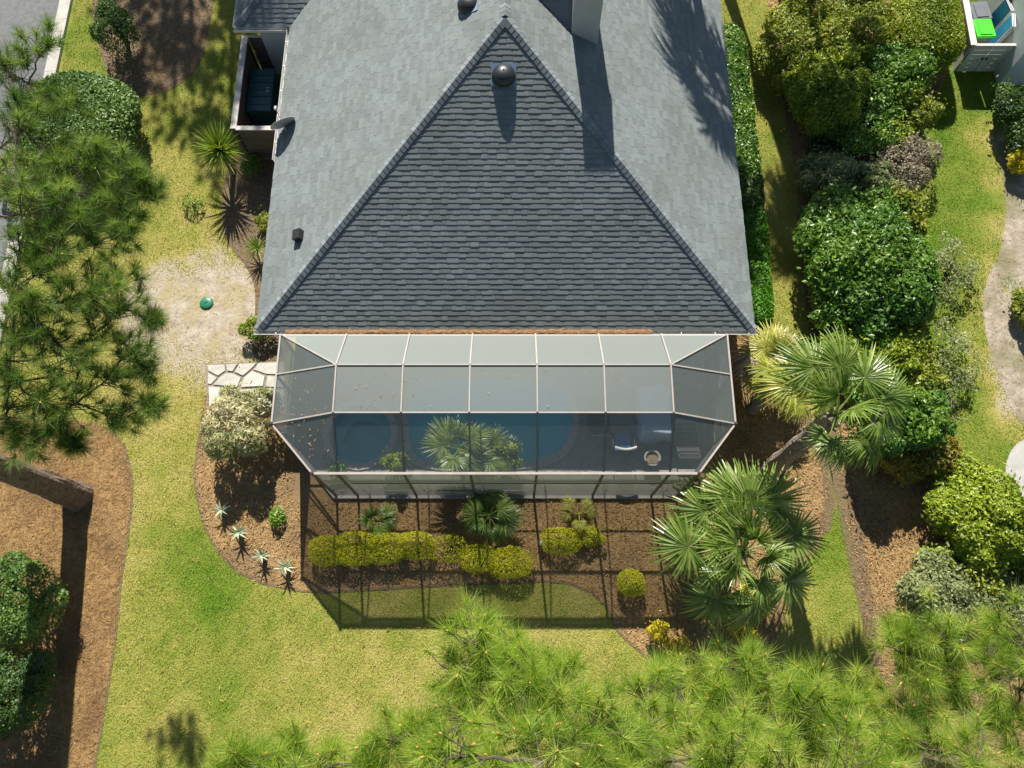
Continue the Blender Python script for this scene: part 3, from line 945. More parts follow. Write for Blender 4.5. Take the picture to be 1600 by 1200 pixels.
    xv = x0 - rise / SLOPE
    pC = np.array([xv, y0 + rise / cs, rz(xv) + 0.02])
    mb = MB(); mb.poly([pA, pB, pC]); mb.poly([pB, np.array([x0, y0 + 2 * rise / cs, rz(x0) + 0.02]), pC])
    sd_ = hbuild(mb, 'saddle', M['underlay'])
    mb = MB()
    nst = 12
    rg = np.random.default_rng(9)
    nn = unit(np.array([0, -cs, 1.0]))
    for j in range(nst):
        f0, f1 = j / nst, min(1.0, (j + 1.3) / nst)
        l0, r0 = pA + (pC - pA) * f0, pA + (pB - pA) * f0
        l1, r1 = pA + (pC - pA) * f1, pA + (pB - pA) * f1
        m_ = max(1, int(np.linalg.norm(r0 - l0) / 0.25))
        for k in range(m_):
            g0, g1 = k / m_, (k + 0.985) / m_
            q = [l0 + (r0 - l0) * g0, l0 + (r0 - l0) * g1, l1 + (r1 - l1) * g1, l1 + (r1 - l1) * g0]
            V = [q[0] + nn * 0.02, q[1] + nn * 0.02, q[2] + nn * 0.004, q[3] + nn * 0.004, q[0], q[1], q[2], q[3]]
            mb.add(V, FC, rg.random())
    mb.build('saddle_shingles', M['shingle'], sd_)['kind'] = 'stuff'

    # dome ventilators
    def dome(p, nrm, s_=1.0):
        e = MB()
        prof = [(0.30, -0.16), (0.30, 0.04), (0.27, 0.06)]
        base = MB(); base.box(-0.31, 0.31, -0.27, 0.27, -0.02, 0.008)
        q = Vector(nrm).to_track_quat('Z', 'Y')
        b_ = base.build('vent_flashing', M['flash'], house); b_.location = tuple(p - HO + np.array([0, 0, 0.03])); b_.rotation_euler = q.to_euler()
        e.lathe([(0.24, -0.25), (0.24, -0.10), (0.27, -0.10), (0.30, -0.07), (0.305, -0.02), (0.30, 0.05), (0.26, 0.13), (0.18, 0.19), (0.09, 0.22), (0.0, 0.23)], 28)
        d_ = e.build('vent_dome', M['dome'], house, smooth=True)
        d_.location = tuple(p - HO)
        nb = MB(); nb.lathe([(0.0, 0.255), (0.02, 0.25), (0.025, 0.23), (0.025, 0.215)], 8); nb.build('vent_knob', M['flash'], d_)
    fp = hit_plane(787, 118, (EX0, EY, EZ), nf)
    dome(fp, nf)
    nl = np.array([-SLOPE, 0, 1.0])
    dome(hit_plane(733, 8, (EX0, EY, EZ), nl), nl)
    # low box vent on the left slope
    bp = hit_plane(469, 370, (EX0, EY, EZ), nl)
    q = Vector(nl).to_track_quat('Z', 'Y').to_euler()
    bv = bevel_box('box_vent', (0.30, 0.24, 0.22), 0.02, M['dome'], house, tuple(bp - HO + np.array([-0.03, 0, 0.08]))); bv.rotation_euler = q
    fl = MB(); fl.box(-0.24, 0.24, -0.2, 0.2, -0.105, -0.09); fl.build('vent_flange', M['dome'], bv)


build_house()

# dry straw collected in the back gutter
def gutter_straw():
    rng = np.random.default_rng(4)
    n = 5200
    x = rng.uniform(W(448, 515, EZ)[0], W(1018, 515, EZ)[0], n)
    y = EY - 0.065 + rng.normal(0, 0.028, n) - 0.02 * (fbm(x * 2, x * 0, 2) - 0.5)
    th = rng.normal(0, 0.5, n); ti = rng.normal(0, 0.2, n)
    a = np.stack([np.cos(th) * np.cos(ti), np.sin(th) * np.cos(ti), np.sin(ti)], -1)
    s_ = np.stack([-np.sin(th), np.cos(th), np.zeros(n)], -1)
    c = np.stack([x, y, EZ + 0.0 + rng.uniform(0, 0.035, n)], -1)
    V, T = diamonds(c, a, s_, np.cross(a, s_), rng.uniform(0.06, 0.16, n), rng.uniform(0.008, 0.018, n))
    o = link(bpy.data.objects.new('gutter_straw', mesh_np('gutter_straw', V, T, np.repeat(rng.random(n), 4), M['gutter_straw'])))
    tag(o, 'orange dry pine straw filling the gutter above the screen roof', 'pine straw', kind='stuff')


gutter_straw()


# satellite dish on the left eave
def build_dish():
    p = W(440, 196, 3.05)
    e = empty('satellite_dish', (p[0], p[1], EZ), 'small grey satellite dish fixed to the left eave gutter', 'satellite dish')
    mb = MB()
    prof = [(r, 0.22 * r * r) for r in np.linspace(0, 0.36, 9)]
    back = [(r, 0.22 * r * r - 0.012) for r in np.linspace(0.36, 0, 9)]
    mb.lathe(prof + back, 26)
    d = mb.build('reflector', M['dish'], e, smooth=True)
    d.location = (0.06, 0.0, 0.42)
    aim = Vector((-0.42, 0.80, 0.32))
    d.rotation_euler = aim.to_track_quat('Z', 'X').to_euler()
    d.scale = (0.9, 1.05, 1)
    mb = MB(); mb.tube([(0.10, -0.03, -0.05), (0.10, -0.06, 0.22), (0.07, -0.03, 0.40)], [0.022, 0.022, 0.022], 8); mb.build('mast', M['dish'], e)
    mb = MB(); mb.tube([(0.06, 0.0, 0.20), (-0.06, 0.24, 0.32), (-0.16, 0.44, 0.50)], [0.014] * 3, 6); arm = mb.build('feed_arm', M['dish'], e)
    bevel_box('feed_horn', (0.07, 0.11, 0.07), 0.015, M['dish'], e, (-0.17, 0.46, 0.53))
    mb = MB(); mb.box(0.02, 0.18, -0.12, 0.06, -0.03, 0.03); mb.build('foot_plate', M['dish'], e)


build_dish()


# ------------------------------------------------------------------ pool cage
def build_cage():
    ZE, ZT = 2.95, 3.86
    XL, XR = -6.07, 5.64
    YF, YB, YK = 4.28, 8.00, 5.56
    XFL, XFR = -4.94, 4.62
    rx = [-4.33 + 1.648 * i for i in range(6)]
    Y3, Y2 = 5.58, 6.80
    cage = empty('pool_cage', (-0.2, 6.2, 0), 'screened aluminium pool enclosure with angled corners below the house', 'pool enclosure')
    O = np.array([-0.2, 6.2, 0])

    def part(mb, name, m=M['alum'], parent=None):
        o = mb.build(name, m, parent or cage)
        o.location = tuple(-O) if parent is None else (0, 0, 0)
        return o

    def bm_(name, p, q, w=0.055, h=0.08, m=None):
        mb = MB(); mb.beam(p, q, w, h); return part(mb, name, m or M['alum'])
    A = np.array
    tl3, tl2 = A((rx[0], Y3, ZT)), A((rx[0], Y2, ZT + 0.03))
    tr3, tr2 = A((rx[5], Y3, ZT)), A((rx[5], Y2, ZT + 0.03))
    kl, kr = A((XL, YK, ZE)), A((XR, YK, ZE))
    fl, fr = A((XFL, YF, ZE)), A((XFR, YF, ZE))
    pl, pr_ = A((XL, 6.88, ZE)), A((XR, 6.88, ZE))
    bl, br = A((XL, YB, ZE)), A((XR, YB, ZE))
    # eave beams
    bm_('eave_beam', fl, fr, 0.06, 0.08)
    bm_('eave_beam', bl, kl, 0.045, 0.07); bm_('eave_beam', br, kr, 0.045, 0.07)
    bm_('eave_beam', kl, fl, 0.045, 0.07); bm_('eave_beam', kr, fr, 0.045, 0.07)
    bm_('eave_beam', bl - A((0, 0, 0.07)), br - A((0, 0, 0.07)), 0.04, 0.05)
    # purlins
    up = A((0, 0, 0.012))
    for (y, z) in ((Y3, ZT), (Y2, ZT + 0.03)):
        for i in range(5):
            bm_('purlin', A((rx[i] + 0.028, y, z)) + up, A((rx[i + 1] - 0.028, y, z)) + up, 0.032, 0.04)
    # rafters: front, top, back
    for x in rx:
        bm_('rafter', A((x, YF + 0.04, ZE)), A((x, Y3, ZT)), 0.040, 0.06, M['alum_shaded'])  # front run turned from the sun, its shade painted in as darker colour
        bm_('rafter', A((x, Y3 + 0.01, ZT + 0.01)), A((x, Y2, ZT + 0.04)), 0.036, 0.05)
        bm_('rafter', A((x, Y2 + 0.01, ZT + 0.03)), A((x, YB, ZE + 0.02)), 0.036, 0.05)
    for (a, b_) in ((tl3, kl), (tl2, pl), (tl2, bl), (tr3, kr), (tr2, pr_), (tr2, br)):
        bm_('hip_rafter', a, b_, 0.034, 0.05)
    # posts and rails
    posts = [A((x, YF, 0)) for x in rx] + [A((XFL, YF, 0)), A((XFR, YF, 0)), A((XL, YK, 0)), A((XR, YK, 0)), A((XL, 6.85, 0)), A((XR, 6.85, 0)), A((XL, YB, 0)), A((XR, YB, 0))]
    for p in posts:
        mb = MB(); mb.beam(p, p + A((0, 0, ZE - 0.05)), 0.06, 0.06); part(mb, 'post', M['alum_shaded'])
    walls = []
    xs = [XFL] + rx + [XFR]
    for a, b_ in zip(xs[:-1], xs[1:]):
        walls.append((A((a, YF, 0)), A((b_, YF, 0))))
    for X, s_ in ((XL, 1), (XR, 1)):
        for ya, yb in ((YK, 6.85), (6.85, YB)):
            walls.append((A((X, ya, 0)), A((X, yb, 0))))
    walls += [(A((XL, YK, 0)), A((XFL, YF, 0))), (A((XFR, YF, 0)), A((XR, YK, 0)))]
    rails = (0.06, 0.84, 1.76)
    scr = M['screen']
    for a, b_ in walls:
        d_ = (b_ - a) / np.linalg.norm(b_ - a)
        for z in rails:
            mb = MB(); mb.beam(a + d_ * 0.032 + A((0, 0, z)), b_ - d_ * 0.032 + A((0, 0, z)), 0.03, 0.03); part(mb, 'chair_rail', M['alum_shaded'])
        zz = list(rails) + [ZE - 0.05]
        for z0, z1 in zip(zz[:-1], zz[1:]):
            mb = MB(); z0 += 0.026; z1 -= 0.026
            mb.poly([a + d_ * 0.03 + A((0, 0, z0)), b_ - d_ * 0.03 + A((0, 0, z0)), b_ - d_ * 0.03 + A((0, 0, z1)), a + d_ * 0.03 + A((0, 0, z1))]); part(mb, 'screen_panel', scr)

    def panel(*pts):
        mb = MB(); mb.poly(list(pts)); o = part(mb, 'screen_panel', scr)
        if len(pts) == 4:
            o.data.polygons.foreach_set('use_smooth', [True] * len(o.data.polygons))
    for i in range(5):
        a, b_ = rx[i] + 0.02, rx[i + 1] - 0.02
        panel(A((a, YF + 0.03, ZE)), A((b_, YF + 0.03, ZE)), A((b_, Y3 - 0.02, ZT)), A((a, Y3 - 0.02, ZT)))
        panel(A((a, Y3 + 0.02, ZT)), A((b_, Y3 + 0.02, ZT)), A((b_, Y2 - 0.02, ZT + 0.03)), A((a, Y2 - 0.02, ZT + 0.03)))
        panel(A((a, Y2 + 0.02, ZT + 0.02)), A((b_, Y2 + 0.02, ZT + 0.02)), A((b_, YB - 0.02, ZE)), A((a, YB - 0.02, ZE)))
    for sx, t3, t2, k, f_, p_, b_, x in ((-1, tl3, tl2, kl, fl, pl, bl, rx[0]), (1, tr3, tr2, kr, fr, pr_, br, rx[5])):
        panel(t3, A((x, YF, ZE)), f_, k)
        panel(t2, t3, k, p_)
        panel(t2, p_, b_)
        panel(t2, b_, A((x, YB, ZE)))
    # corner bolts on the eave
    for p in (fl, fr, kl, kr):
        mb = MB(); mb.lathe([(0.045, 0.0), (0.045, 0.075), (0.03, 0.085), (0.0, 0.085)], 10, tuple(p)); part(mb, 'corner_bracket', M['dark'])
    # low kick plate behind the front screen
    mb = MB(); mb.box(XFL + 0.05, XFR - 0.05, YF - 0.016, YF + 0.016, 0.0, 0.05); part(mb, 'kick_plate', M['alum_shaded'])


build_cage()


# deck, pool, spa
def build_pool():
    x0, x1, y0, y1 = DECK
    zd = 0.10
    # outlines
    th = np.linspace(0, 2 * math.pi, 40, endpoint=False)
    spa_c = W(563, 678, zd)[:2]; spa_r = 0.92
    pool = smooth_poly([W(x, y, zd)[:2] for x, y in [(634, 715), (640, 600), (700, 590), (800, 592), (880, 600), (898, 650), (885, 700), (850, 722), (760, 724), (690, 726)]], 3)
    spa = np.stack([spa_c[0] + spa_r * np.cos(th), spa_c[1] + spa_r * np.sin(th)], 1)
    # deck with two holes: triangulated fill between outer rectangle and hole outlines
    bm = bmesh.new()
    def loop(P, z):
        vs = [bm.verts.new((p[0], p[1], z)) for p in P]
        return [bm.edges.new((vs[i], vs[(i + 1) % len(vs)])) for i in range(len(vs))]
    ch = 1.13
    outer = [(x0, y1), (x0, 5.53), (x0 + ch, y0), (x1 - ch, y0), (x1, 5.53), (x1, y1)]
    es = loop(outer, zd) + loop(pool, zd) + loop(spa, zd)
    bmesh.ops.triangle_fill(bm, edges=es, use_beauty=True)
    for f in bm.faces:
        if f.normal.z < 0: f.normal_flip()
    # drop faces inside the holes
    kill = []
    for f in bm.faces:
        c = f.calc_center_median()
        if inside(pool, np.array([c.x]), np.array([c.y]))[0] or inside(spa, np.array([c.x]), np.array([c.y]))[0]:
            kill.append(f)
    bmesh.ops.delete(bm, geom=kill, context='FACES_ONLY')
    me = bpy.data.meshes.new('pool_deck'); bm.to_mesh(me); bm.free(); me.materials.append(M['deck'])
    d = link(bpy.data.objects.new('pool_deck', me)); d['kind'] = 'structure'
    mb = MB()
    for i in range(len(outer)):
        p, q = outer[i], outer[(i + 1) % len(outer)]
        mb.poly([(p[0], p[1], -0.1), (q[0], q[1], -0.1), (q[0], q[1], zd), (p[0], p[1], zd)])
    mb.build('deck_edge', M['deck'], d)

    def basin(name, P, depth, zw, label, cat, cop):
        e = empty(name, (*P.mean(0), 0), label, cat)
        off = np.array([*P.mean(0), 0])
        c = P.mean(0)
        mb_ = MB(); n = len(P)
        V = [(p[0], p[1], zd - 0.001) for p in P] + [(p[0], p[1], -depth) for p in P]
        mb_.add(V, [(i, (i + 1) % n, n + (i + 1) % n, n + i) for i in range(n)])
        mb_.add([(c[0], c[1], -depth)] + [(p[0], p[1], -depth) for p in P], [(0, i + 1, (i + 1) % n + 1) for i in range(n)])
        o = mb_.build('basin', M['plaster'], e); o.location = tuple(-off)
        mb_ = MB(); mb_.add([(c[0], c[1], zw)] + [(p[0], p[1], zw) for p in c + (P - c) * 0.998], [(0, i + 1, (i + 1) % n + 1) for i in range(n)])
        o = mb_.build('water', M['water'], e); o.location = tuple(-off)
        # coping stones round the rim
        seg = 2
        t = np.roll(P, -1, 0) - np.roll(P, 1, 0); t = unit(t); nn = np.stack([t[:, 1], -t[:, 0]], 1)
        if np.sum(nn * (P - c)) < 0: nn = -nn
        for i in range(0, n, seg):
            j = (i + seg) % n
            mb_ = MB()
            a0, a1 = P[i] - nn[i] * 0.03, P[i] + nn[i] * cop
            b0, b1 = P[j] - nn[j] * 0.03, P[j] + nn[j] * cop
            k = 0.02
            a0, b0 = a0 + (b0 - a0) * k, b0 - (b0 - a0) * k
            a1, b1 = a1 + (b1 - a1) * k, b1 - (b1 - a1) * k
            V = [(*q, z) for z in (zd + 0.002, zd + 0.04) for q in (a0, b0, b1, a1)]
            mb_.add(V, [(4, 5, 6, 7), (0, 1, 5, 4), (1, 2, 6, 5), (2, 3, 7, 6), (3, 0, 4, 7)], random.random())
            o = mb_.build('coping_stone', M['coping'], e); o.location = tuple(-off)
    basin('swimming_pool', pool, 0.85, 0.02, 'blue swimming pool with rounded end beneath the screen roof', 'pool', 0.20)
    basin('spa', spa, 0.7, 0.03, 'round blue spa beside the left end of the pool', 'spa', 0.16)
    # spa step ring
    mb = MB(); mb.lathe([(0.55, -0.45), (0.55, -0.40), (0.90, -0.40)], 30, (spa_c[0], spa_c[1], 0))
    sp = bpy.data.objects['spa']; o = mb.build('bench_ring', M['plaster'], sp); o.location = (-spa.mean(0)[0], -spa.mean(0)[1], 0)


build_pool()


# ------------------------------------------------------------------ pool furniture
def build_furniture():
    zd = 0.10
    p = W(973, 694, 0.5)
    e = empty('patio_chair', (p[0], p[1], zd), 'patio chair with blue cushion and pale curved back on the pool deck', 'chair')
    bevel_box('seat_cushion', (0.46, 0.48, 0.09), 0.03, M['chairblue'], e, (0, 0.04, 0.44))
    mb = MB(); mb.box(-0.27, 0.27, -0.22, 0.30, 0.34, 0.385); mb.build('seat_frame', M['dark'], e)
    for sx in (-1, 1):
        for sy in (-0.2, 0.28):
            mb = MB(); mb.tube([(sx * 0.25, sy, 0), (sx * 0.25, sy, 0.36)], [0.018, 0.02], 8); mb.build('leg', M['dark'], e)
        mb = MB(); mb.tube([(sx * 0.29, 0.27, 0.36), (sx * 0.30, 0.24, 0.62), (sx * 0.30, -0.2, 0.64)], [0.018] * 3, 8); mb.build('armrest', M['dark'], e)
    mb = MB(); t = np.linspace(-1, 1, 11)
    mb.tube(np.stack([t * 0.30, -0.28 + 0.07 * t * t - 0.02, 0.98 + 0 * t], -1), 0.038, 8); mb.build('back_rail', M['white'], e)
    for s_ in np.linspace(-0.7, 0.7, 6):
        mb = MB(); mb.tube([(s_ * 0.26, -0.22, 0.40), (s_ * 0.29, -0.30 + 0.06 * s_ * s_, 0.97)], [0.012, 0.012], 6); mb.build('back_slat', M['dark'], e)
    # covered table
    p = W(1026, 687, 0.75) + np.array([0, 0.86, 0])
    e = empty('covered_table', (p[0], p[1], zd), 'rectangular patio table under a pale blue grey cover', 'table')
    bm = bmesh.new()
    bmesh.ops.create_grid(bm, x_segments=18, y_segments=24, size=0.5)
    for v in bm.verts:
        x, y = v.co.x * 1.5, v.co.y * 2.3
        ex, ey = max(0, abs(x) - 0.42), max(0, abs(y) - 0.72)
        dz = max(ex, ey)
        w_ = 1 + 0.05 * math.sin(9 * y + 7 * x)
        nx = math.copysign(min(abs(x), 0.42) + 0.16 * ex, x) * (w_ if dz > 0.02 else 1)
        ny = math.copysign(min(abs(y), 0.72) + 0.16 * ey, y) * (w_ if dz > 0.02 else 1)
        v.co = Vector((nx, ny, 0.76 - 1.6 * dz + 0.008 * math.sin(11 * x) * math.sin(9 * y)))
    me = bpy.data.meshes.new('cloth_cover'); bm.to_mesh(me); bm.free(); me.materials.append(M['cover'])
    for pg in me.polygons: pg.use_smooth = True
    link(bpy.data.objects.new('cloth_cover', me), e)
    for sx in (-1, 1):
        for sy in (-1, 1):
            mb = MB(); mb.tube([(sx * 0.36, sy * 0.64, 0), (sx * 0.36, sy * 0.64, 0.73)], 0.025, 8); mb.build('leg', M['dark'], e)
    # round planter ring
    p = W(1018, 718, 0.3)
    mb = MB(); mb.lathe([(0.12, 0.0), (0.17, 0.02), (0.22, 0.34), (0.24, 0.36), (0.24, 0.39), (0.19, 0.39), (0.18, 0.32), (0.0, 0.31)], 24)
    e = empty('round_planter', (p[0], p[1], zd), 'round grey planter on the deck below the covered table', 'planter')
    mb.build('pot', M['terracotta'], e, smooth=True)
    mb = MB(); mb.lathe([(0.0, 0.332), (0.175, 0.327)], 16); mb.build('soil', M['dirt'], e)
    # dark metal side chair
    for (px, py, lab) in ((1072, 690, 'dark slatted lounge chair beside the right post of the pool cage'), (935, 655, 'dark slatted lounge chair left of the covered table')):
        p = W(px, py, 0.4)
        e = empty('lounge_chair', (p[0], p[1], zd), lab, 'chair', 'dark lounge chairs on the deck')
        for k in range(9):
            mb = MB(); y = -0.55 + k * 0.13
            z = 0.34 if k > 3 else 0.34 + (4 - k) * 0.09
            mb.beam((-0.27, y, z), (0.27, y, z), 0.09, 0.02); mb.build('slat', M['dark'], e)
        for sx in (-1, 1):
            mb = MB(); mb.beam((sx * 0.29, 0.52, 0.31), (sx * 0.29, -0.04, 0.31), 0.03, 0.04); mb.beam((sx * 0.29, -0.04, 0.31), (sx * 0.29, -0.57, 0.68), 0.03, 0.04); mb.build('side_rail', M['dark'], e)
            for y in (0.45, -0.12):
                mb = MB(); mb.tube([(sx * 0.29, y, 0), (sx * 0.29, y, 0.32)], 0.018, 6); mb.build('leg', M['dark'], e)


build_furniture()


# ------------------------------------------------------------------ bin enclosure on the left of the house
def board_wall(e, p, q, h, z0, n, m, cap=None, th=0.022, name='board', horizontal=False, gap=0.012, capw=0.15):
    p, q = np.array(p, float), np.array(q, float)
    d = (q - p); Ln = np.linalg.norm(d); d /= Ln
    if horizontal:
        for k in range(n):
            mb = MB(); a, b_ = z0 + h * k / n, z0 + h * (k + 1) / n - gap
            P, Q = np.append(p, (a + b_) / 2), np.append(q, (a + b_) / 2)
            mb.beam(P, Q, th, b_ - a, random.random()); mb.build(name, m, e)
    else:
        for k in range(n):
            mb = MB()
            a, b_ = p + d * (Ln * k / n + gap / 2), p + d * (Ln * (k + 1) / n - gap / 2)
            c = (a + b_) / 2
            mb.beam(np.append(a, z0 + h / 2), np.append(b_, z0 + h / 2), th, h, random.random()); mb.build(name, m, e)
    if cap is not None:
        mb = MB(); mb.beam(np.append(p - d * 0.02, z0 + h + 0.022), np.append(q + d * 0.02, z0 + h + 0.022), capw, 0.035); mb.build('cap_rail', cap, e)


def build_bins():
    h = 1.65
    a = W(365, 201, h)[:2]; b_ = W(388, 58, h)[:2]
    xw = EX0 + 0.44
    a = np.array([a[0], a[1]]); b2 = np.array([a[0] - 0.02, b_[1]])
    org = np.array([a[0], a[1], 0])
    e = empty('bin_enclosure', tuple(org), 'brown board fence enclosure with pale top rail against the left house wall', 'fence')
    o2 = org[:2]
    board_wall(e, a - o2, b2 - o2, h, 0.0, 22, M['wood'], M['woodcap'], capw=0.19)
    board_wall(e, a - o2 + np.array([0.1, 0]), np.array([xw, a[1]]) - o2, h, 0.0, 8, M['wood'], M['woodcap'], horizontal=True)
    board_wall(e, b2 - o2 + np.array([0.1, 0]), np.array([xw, b2[1]]) - o2, h, 0.0, 8, M['wood'], M['woodcap'], horizontal=True, capw=0.06)
    for p in (a - o2, b2 - o2):
        mb = MB(); mb.box(p[0] - 0.05, p[0] + 0.05, p[1] - 0.05, p[1] + 0.05, 0, h - 0.004); mb.build('post', M['wood'], e)
    # dark teal storage box standing inside
    c = W(406, 138, 1.1)
    s = empty('storage_box', (c[0], c[1], 0), 'dark teal plastic storage box inside the brown enclosure', 'storage box')
    bevel_box('body', (0.74, 1.62, 0.95), 0.04, M['teal'], s, (0, 0, 0.475), taper=0.93)
    for k in range(3):
        bevel_box('lid', (0.80, 0.545, 0.10), 0.035, M['teal'], s, (0, -0.555 + 0.555 * k, 1.002))
        mb = MB(); mb.beam((-0.30, -0.555 + 0.555 * k, 1.06), (0.30, -0.555 + 0.555 * k, 1.06), 0.05, 0.022); mb.build('lid_rib', M['teal'], s)
    for k, w_ in enumerate((0.02, 0.03, 0.02, 0.03)):
        mb = MB(); y = -0.09 + k * 0.045; mb.box(0.20, 0.20 + 0.05 + w_, y, y + 0.028, 1.053, 1.056); mb.build('label_mark', M['white'], s)


build_bins()


# ------------------------------------------------------------------ neighbour: fence, gate, bins, wall
def build_neighbour():
    h = 1.25
    cL = W(1490, 112, 0)[:2]
    cR = W(1548, 112, 0)[:2]
    top_l = W(1488, -60, h)[:2]
    org = np.array([cL[0], cL[1], 0])
    e = empty('neighbour_fence', tuple(org), 'pale painted fence with double gate at the upper right corner', 'fence')
    o2 = org[:2]
    back = np.array([cL[0] + 0.15, cL[1] + 4.5])
    board_wall(e, cL - o2, back - o2, h, 0, 20, M['nfence'], M['nfence'], capw=0.20)
    mid = cL + (cR - cL) * 0.20
    ends = [(cL + np.array([0.06, 0]), cL + (cR - cL) * 0.52), (cL + (cR - cL) * 0.55, cL + (cR - cL) * 1.15)]
    for p, q in ends:
        board_wall(e, p - o2, q - o2, h - 0.04, 0.03, 6, M['nfence'], M['nfence'], horizontal=True, capw=0.09, name='gate_board')
    mb = MB(); c = cL + (cR - cL) * 0.50 - o2
    for dx in (-0.05, 0.08):
        m2 = MB(); m2.box(c[0] + dx, c[0] + dx + 0.06, -0.05, -0.015, 0.62, 0.70); m2.build('gate_latch', M['dark'], e)
    # neighbour's house
    x0 = cR[0] + 0.10
    nh = empty('neighbour_house', (x0 + 4, cR[1] + 6, 0), 'pale wall of the neighbouring house at the upper right edge', 'house')
    y0 = W(1552, 118, 0)[1] - 0.4
    mb = MB(); mb.box(-4, 4, y0 - cR[1] - 6, 8, 0, 3.0); mb.build('wall', M['nwall'], nh)
    mb = MB(); mb.poly([(-4.4 + 1.0, y0 - cR[1] - 6.4 + 1, 3.55), (4.4, y0 - cR[1] - 5.4, 3.55), (4.4, 8.4, 3.55), (-3.4, 8.4, 3.55)])
    mb.poly([(-4.02, y0 - cR[1] - 6.02, 3.0), (4.4, y0 - cR[1] - 6.02, 3.0), (4.4, y0 - cR[1] - 5.4, 3.55), (-3.4, y0 - cR[1] - 5.4, 3.55)])
    mb.poly([(-4.02, y0 - cR[1] - 6.02, 3.0), (-3.4, y0 - cR[1] - 5.4, 3.55), (-3.4, 8.4, 3.55), (-4.02, 8.4, 3.0)])
    mb.build('roof', M['shingle'], nh)
    bevel_box('meter_box', (0.10, 0.24, 0.34), 0.02, M['dark'], nh, (-4.06, 0.4 - 6 + 1.2, 1.5))
    bevel_box('meter_box', (0.10, 0.20, 0.28), 0.02, M['greybin'], nh, (-4.06, 0.4 - 6 + 0.6, 1.0))

    def cart(px, py, body, lid, label, rz):
        p = W(px, py, 1.05)
        b_ = empty('wheeled_bin', (p[0], p[1], 0), label, 'bin', 'wheeled bins behind the pale fence')
        b_.rotation_euler = (0, 0, rz)
        bevel_box('body', (0.58, 0.66, 0.92), 0.04, body, b_, (0, 0, 0.54), taper=0.82)
        bevel_box('lid', (0.64, 0.74, 0.10), 0.04, lid, b_, (0, -0.02, 1.05), seg=3)
        mb_ = MB(); mb_.box(-0.2, 0.2, -0.30, 0.22, 1.10, 1.125); mb_.build('lid_panel', lid, b_)
        mb_ = MB(); mb_.tube([(-0.24, 0.40, 0.98), (0.24, 0.40, 0.98)], 0.02, 8); mb_.build('handle', body, b_)
        for sx in (-1, 1):
            w_ = MB(); w_.lathe([(0.0, -0.03), (0.12, -0.03), (0.13, 0.0), (0.12, 0.03), (0.0, 0.03)], 16)
            o = w_.build('wheel', M['dark'], b_); o.location = (sx * 0.27, 0.30, 0.13); o.rotation_euler = (0, math.pi / 2, 0)
    cart(1537, 44, M['greybin'], M['greenlid'], 'wheeled bin with bright lime green lid behind the pale gate', 0.05)
    cart(1531, 17, M['greybin'], M['greybin'], 'grey wheeled bin standing behind the lime lidded one', 0.08)
    # blue folded beach chairs leaning on the wall
    for k, (px, py) in enumerate(((1560, 22), (1566, 44))):
        p = W(px, py, 1.2)
        b_ = empty('folded_chair', (x0 - 0.30, p[1], 0), ['blue folded chair by the wall right of the grey bin', 'teal blue folded chair by the wall right of the lime lidded bin'][k], 'chair', 'folded chairs by the wall')
        b_.rotation_euler = (0, 0.12, 0.15 * (1 - 2 * k)); b_.scale = (1, 1, 1.6)
        for j in range(3):
            mb_ = MB(); x = -0.05 + 0.05 * j
            mb_.tube([(x, -0.26, 0.0), (x, -0.26, 1.0), (x, 0.26, 1.0), (x, 0.26, 0.0)], 0.014, 6); mb_.build('frame', M['white'], b_)
            mb_ = MB(); mb_.box(x - 0.012, x + 0.012, -0.24, 0.24, 0.15, 0.97); mb_.build('fabric', M['blue'], b_)


build_neighbour()

# green irrigation valve cover on the sand
def build_valve():
    p = W(322, 473, 0.05)
    e = empty('valve_cover', (p[0], p[1], 0), 'round dark green domed cover lying on the bare sand', 'valve cover')
    mb = MB(); mb.lathe([(0.205, 0.0), (0.205, 0.03), (0.195, 0.045), (0.15, 0.065), (0.08, 0.076), (0.0, 0.08)], 28); mb.build('lid', M['valve'], e, smooth=True)
    mb = MB(); mb.beam((-0.05, -0.02, 0.080), (0.05, 0.025, 0.080), 0.035, 0.014); mb.build('finger_slot', M['dark'], e)
    for a in (0.6, 2.2, 3.9, 5.3):
        mb = MB(); mb.lathe([(0.0, 0.064), (0.014, 0.062), (0.014, 0.04)], 8, (0.172 * math.cos(a), 0.172 * math.sin(a), 0)); mb.build('screw', M['dark'], e)


build_valve()
p = W(846, 850, 0)
e = empty('garden_light', tuple(p), 'small pale garden light in the bed left of the twin yellow shrubs', 'garden light')
mb = MB(); mb.lathe([(0.015, 0), (0.015, 0.28)], 8); mb.build('stake', M['dark'], e)
mb = MB(); mb.lathe([(0.06, 0.28), (0.085, 0.29), (0.085, 0.30), (0.03, 0.34), (0.0, 0.345)], 14); mb.build('cap', M['white'], e)


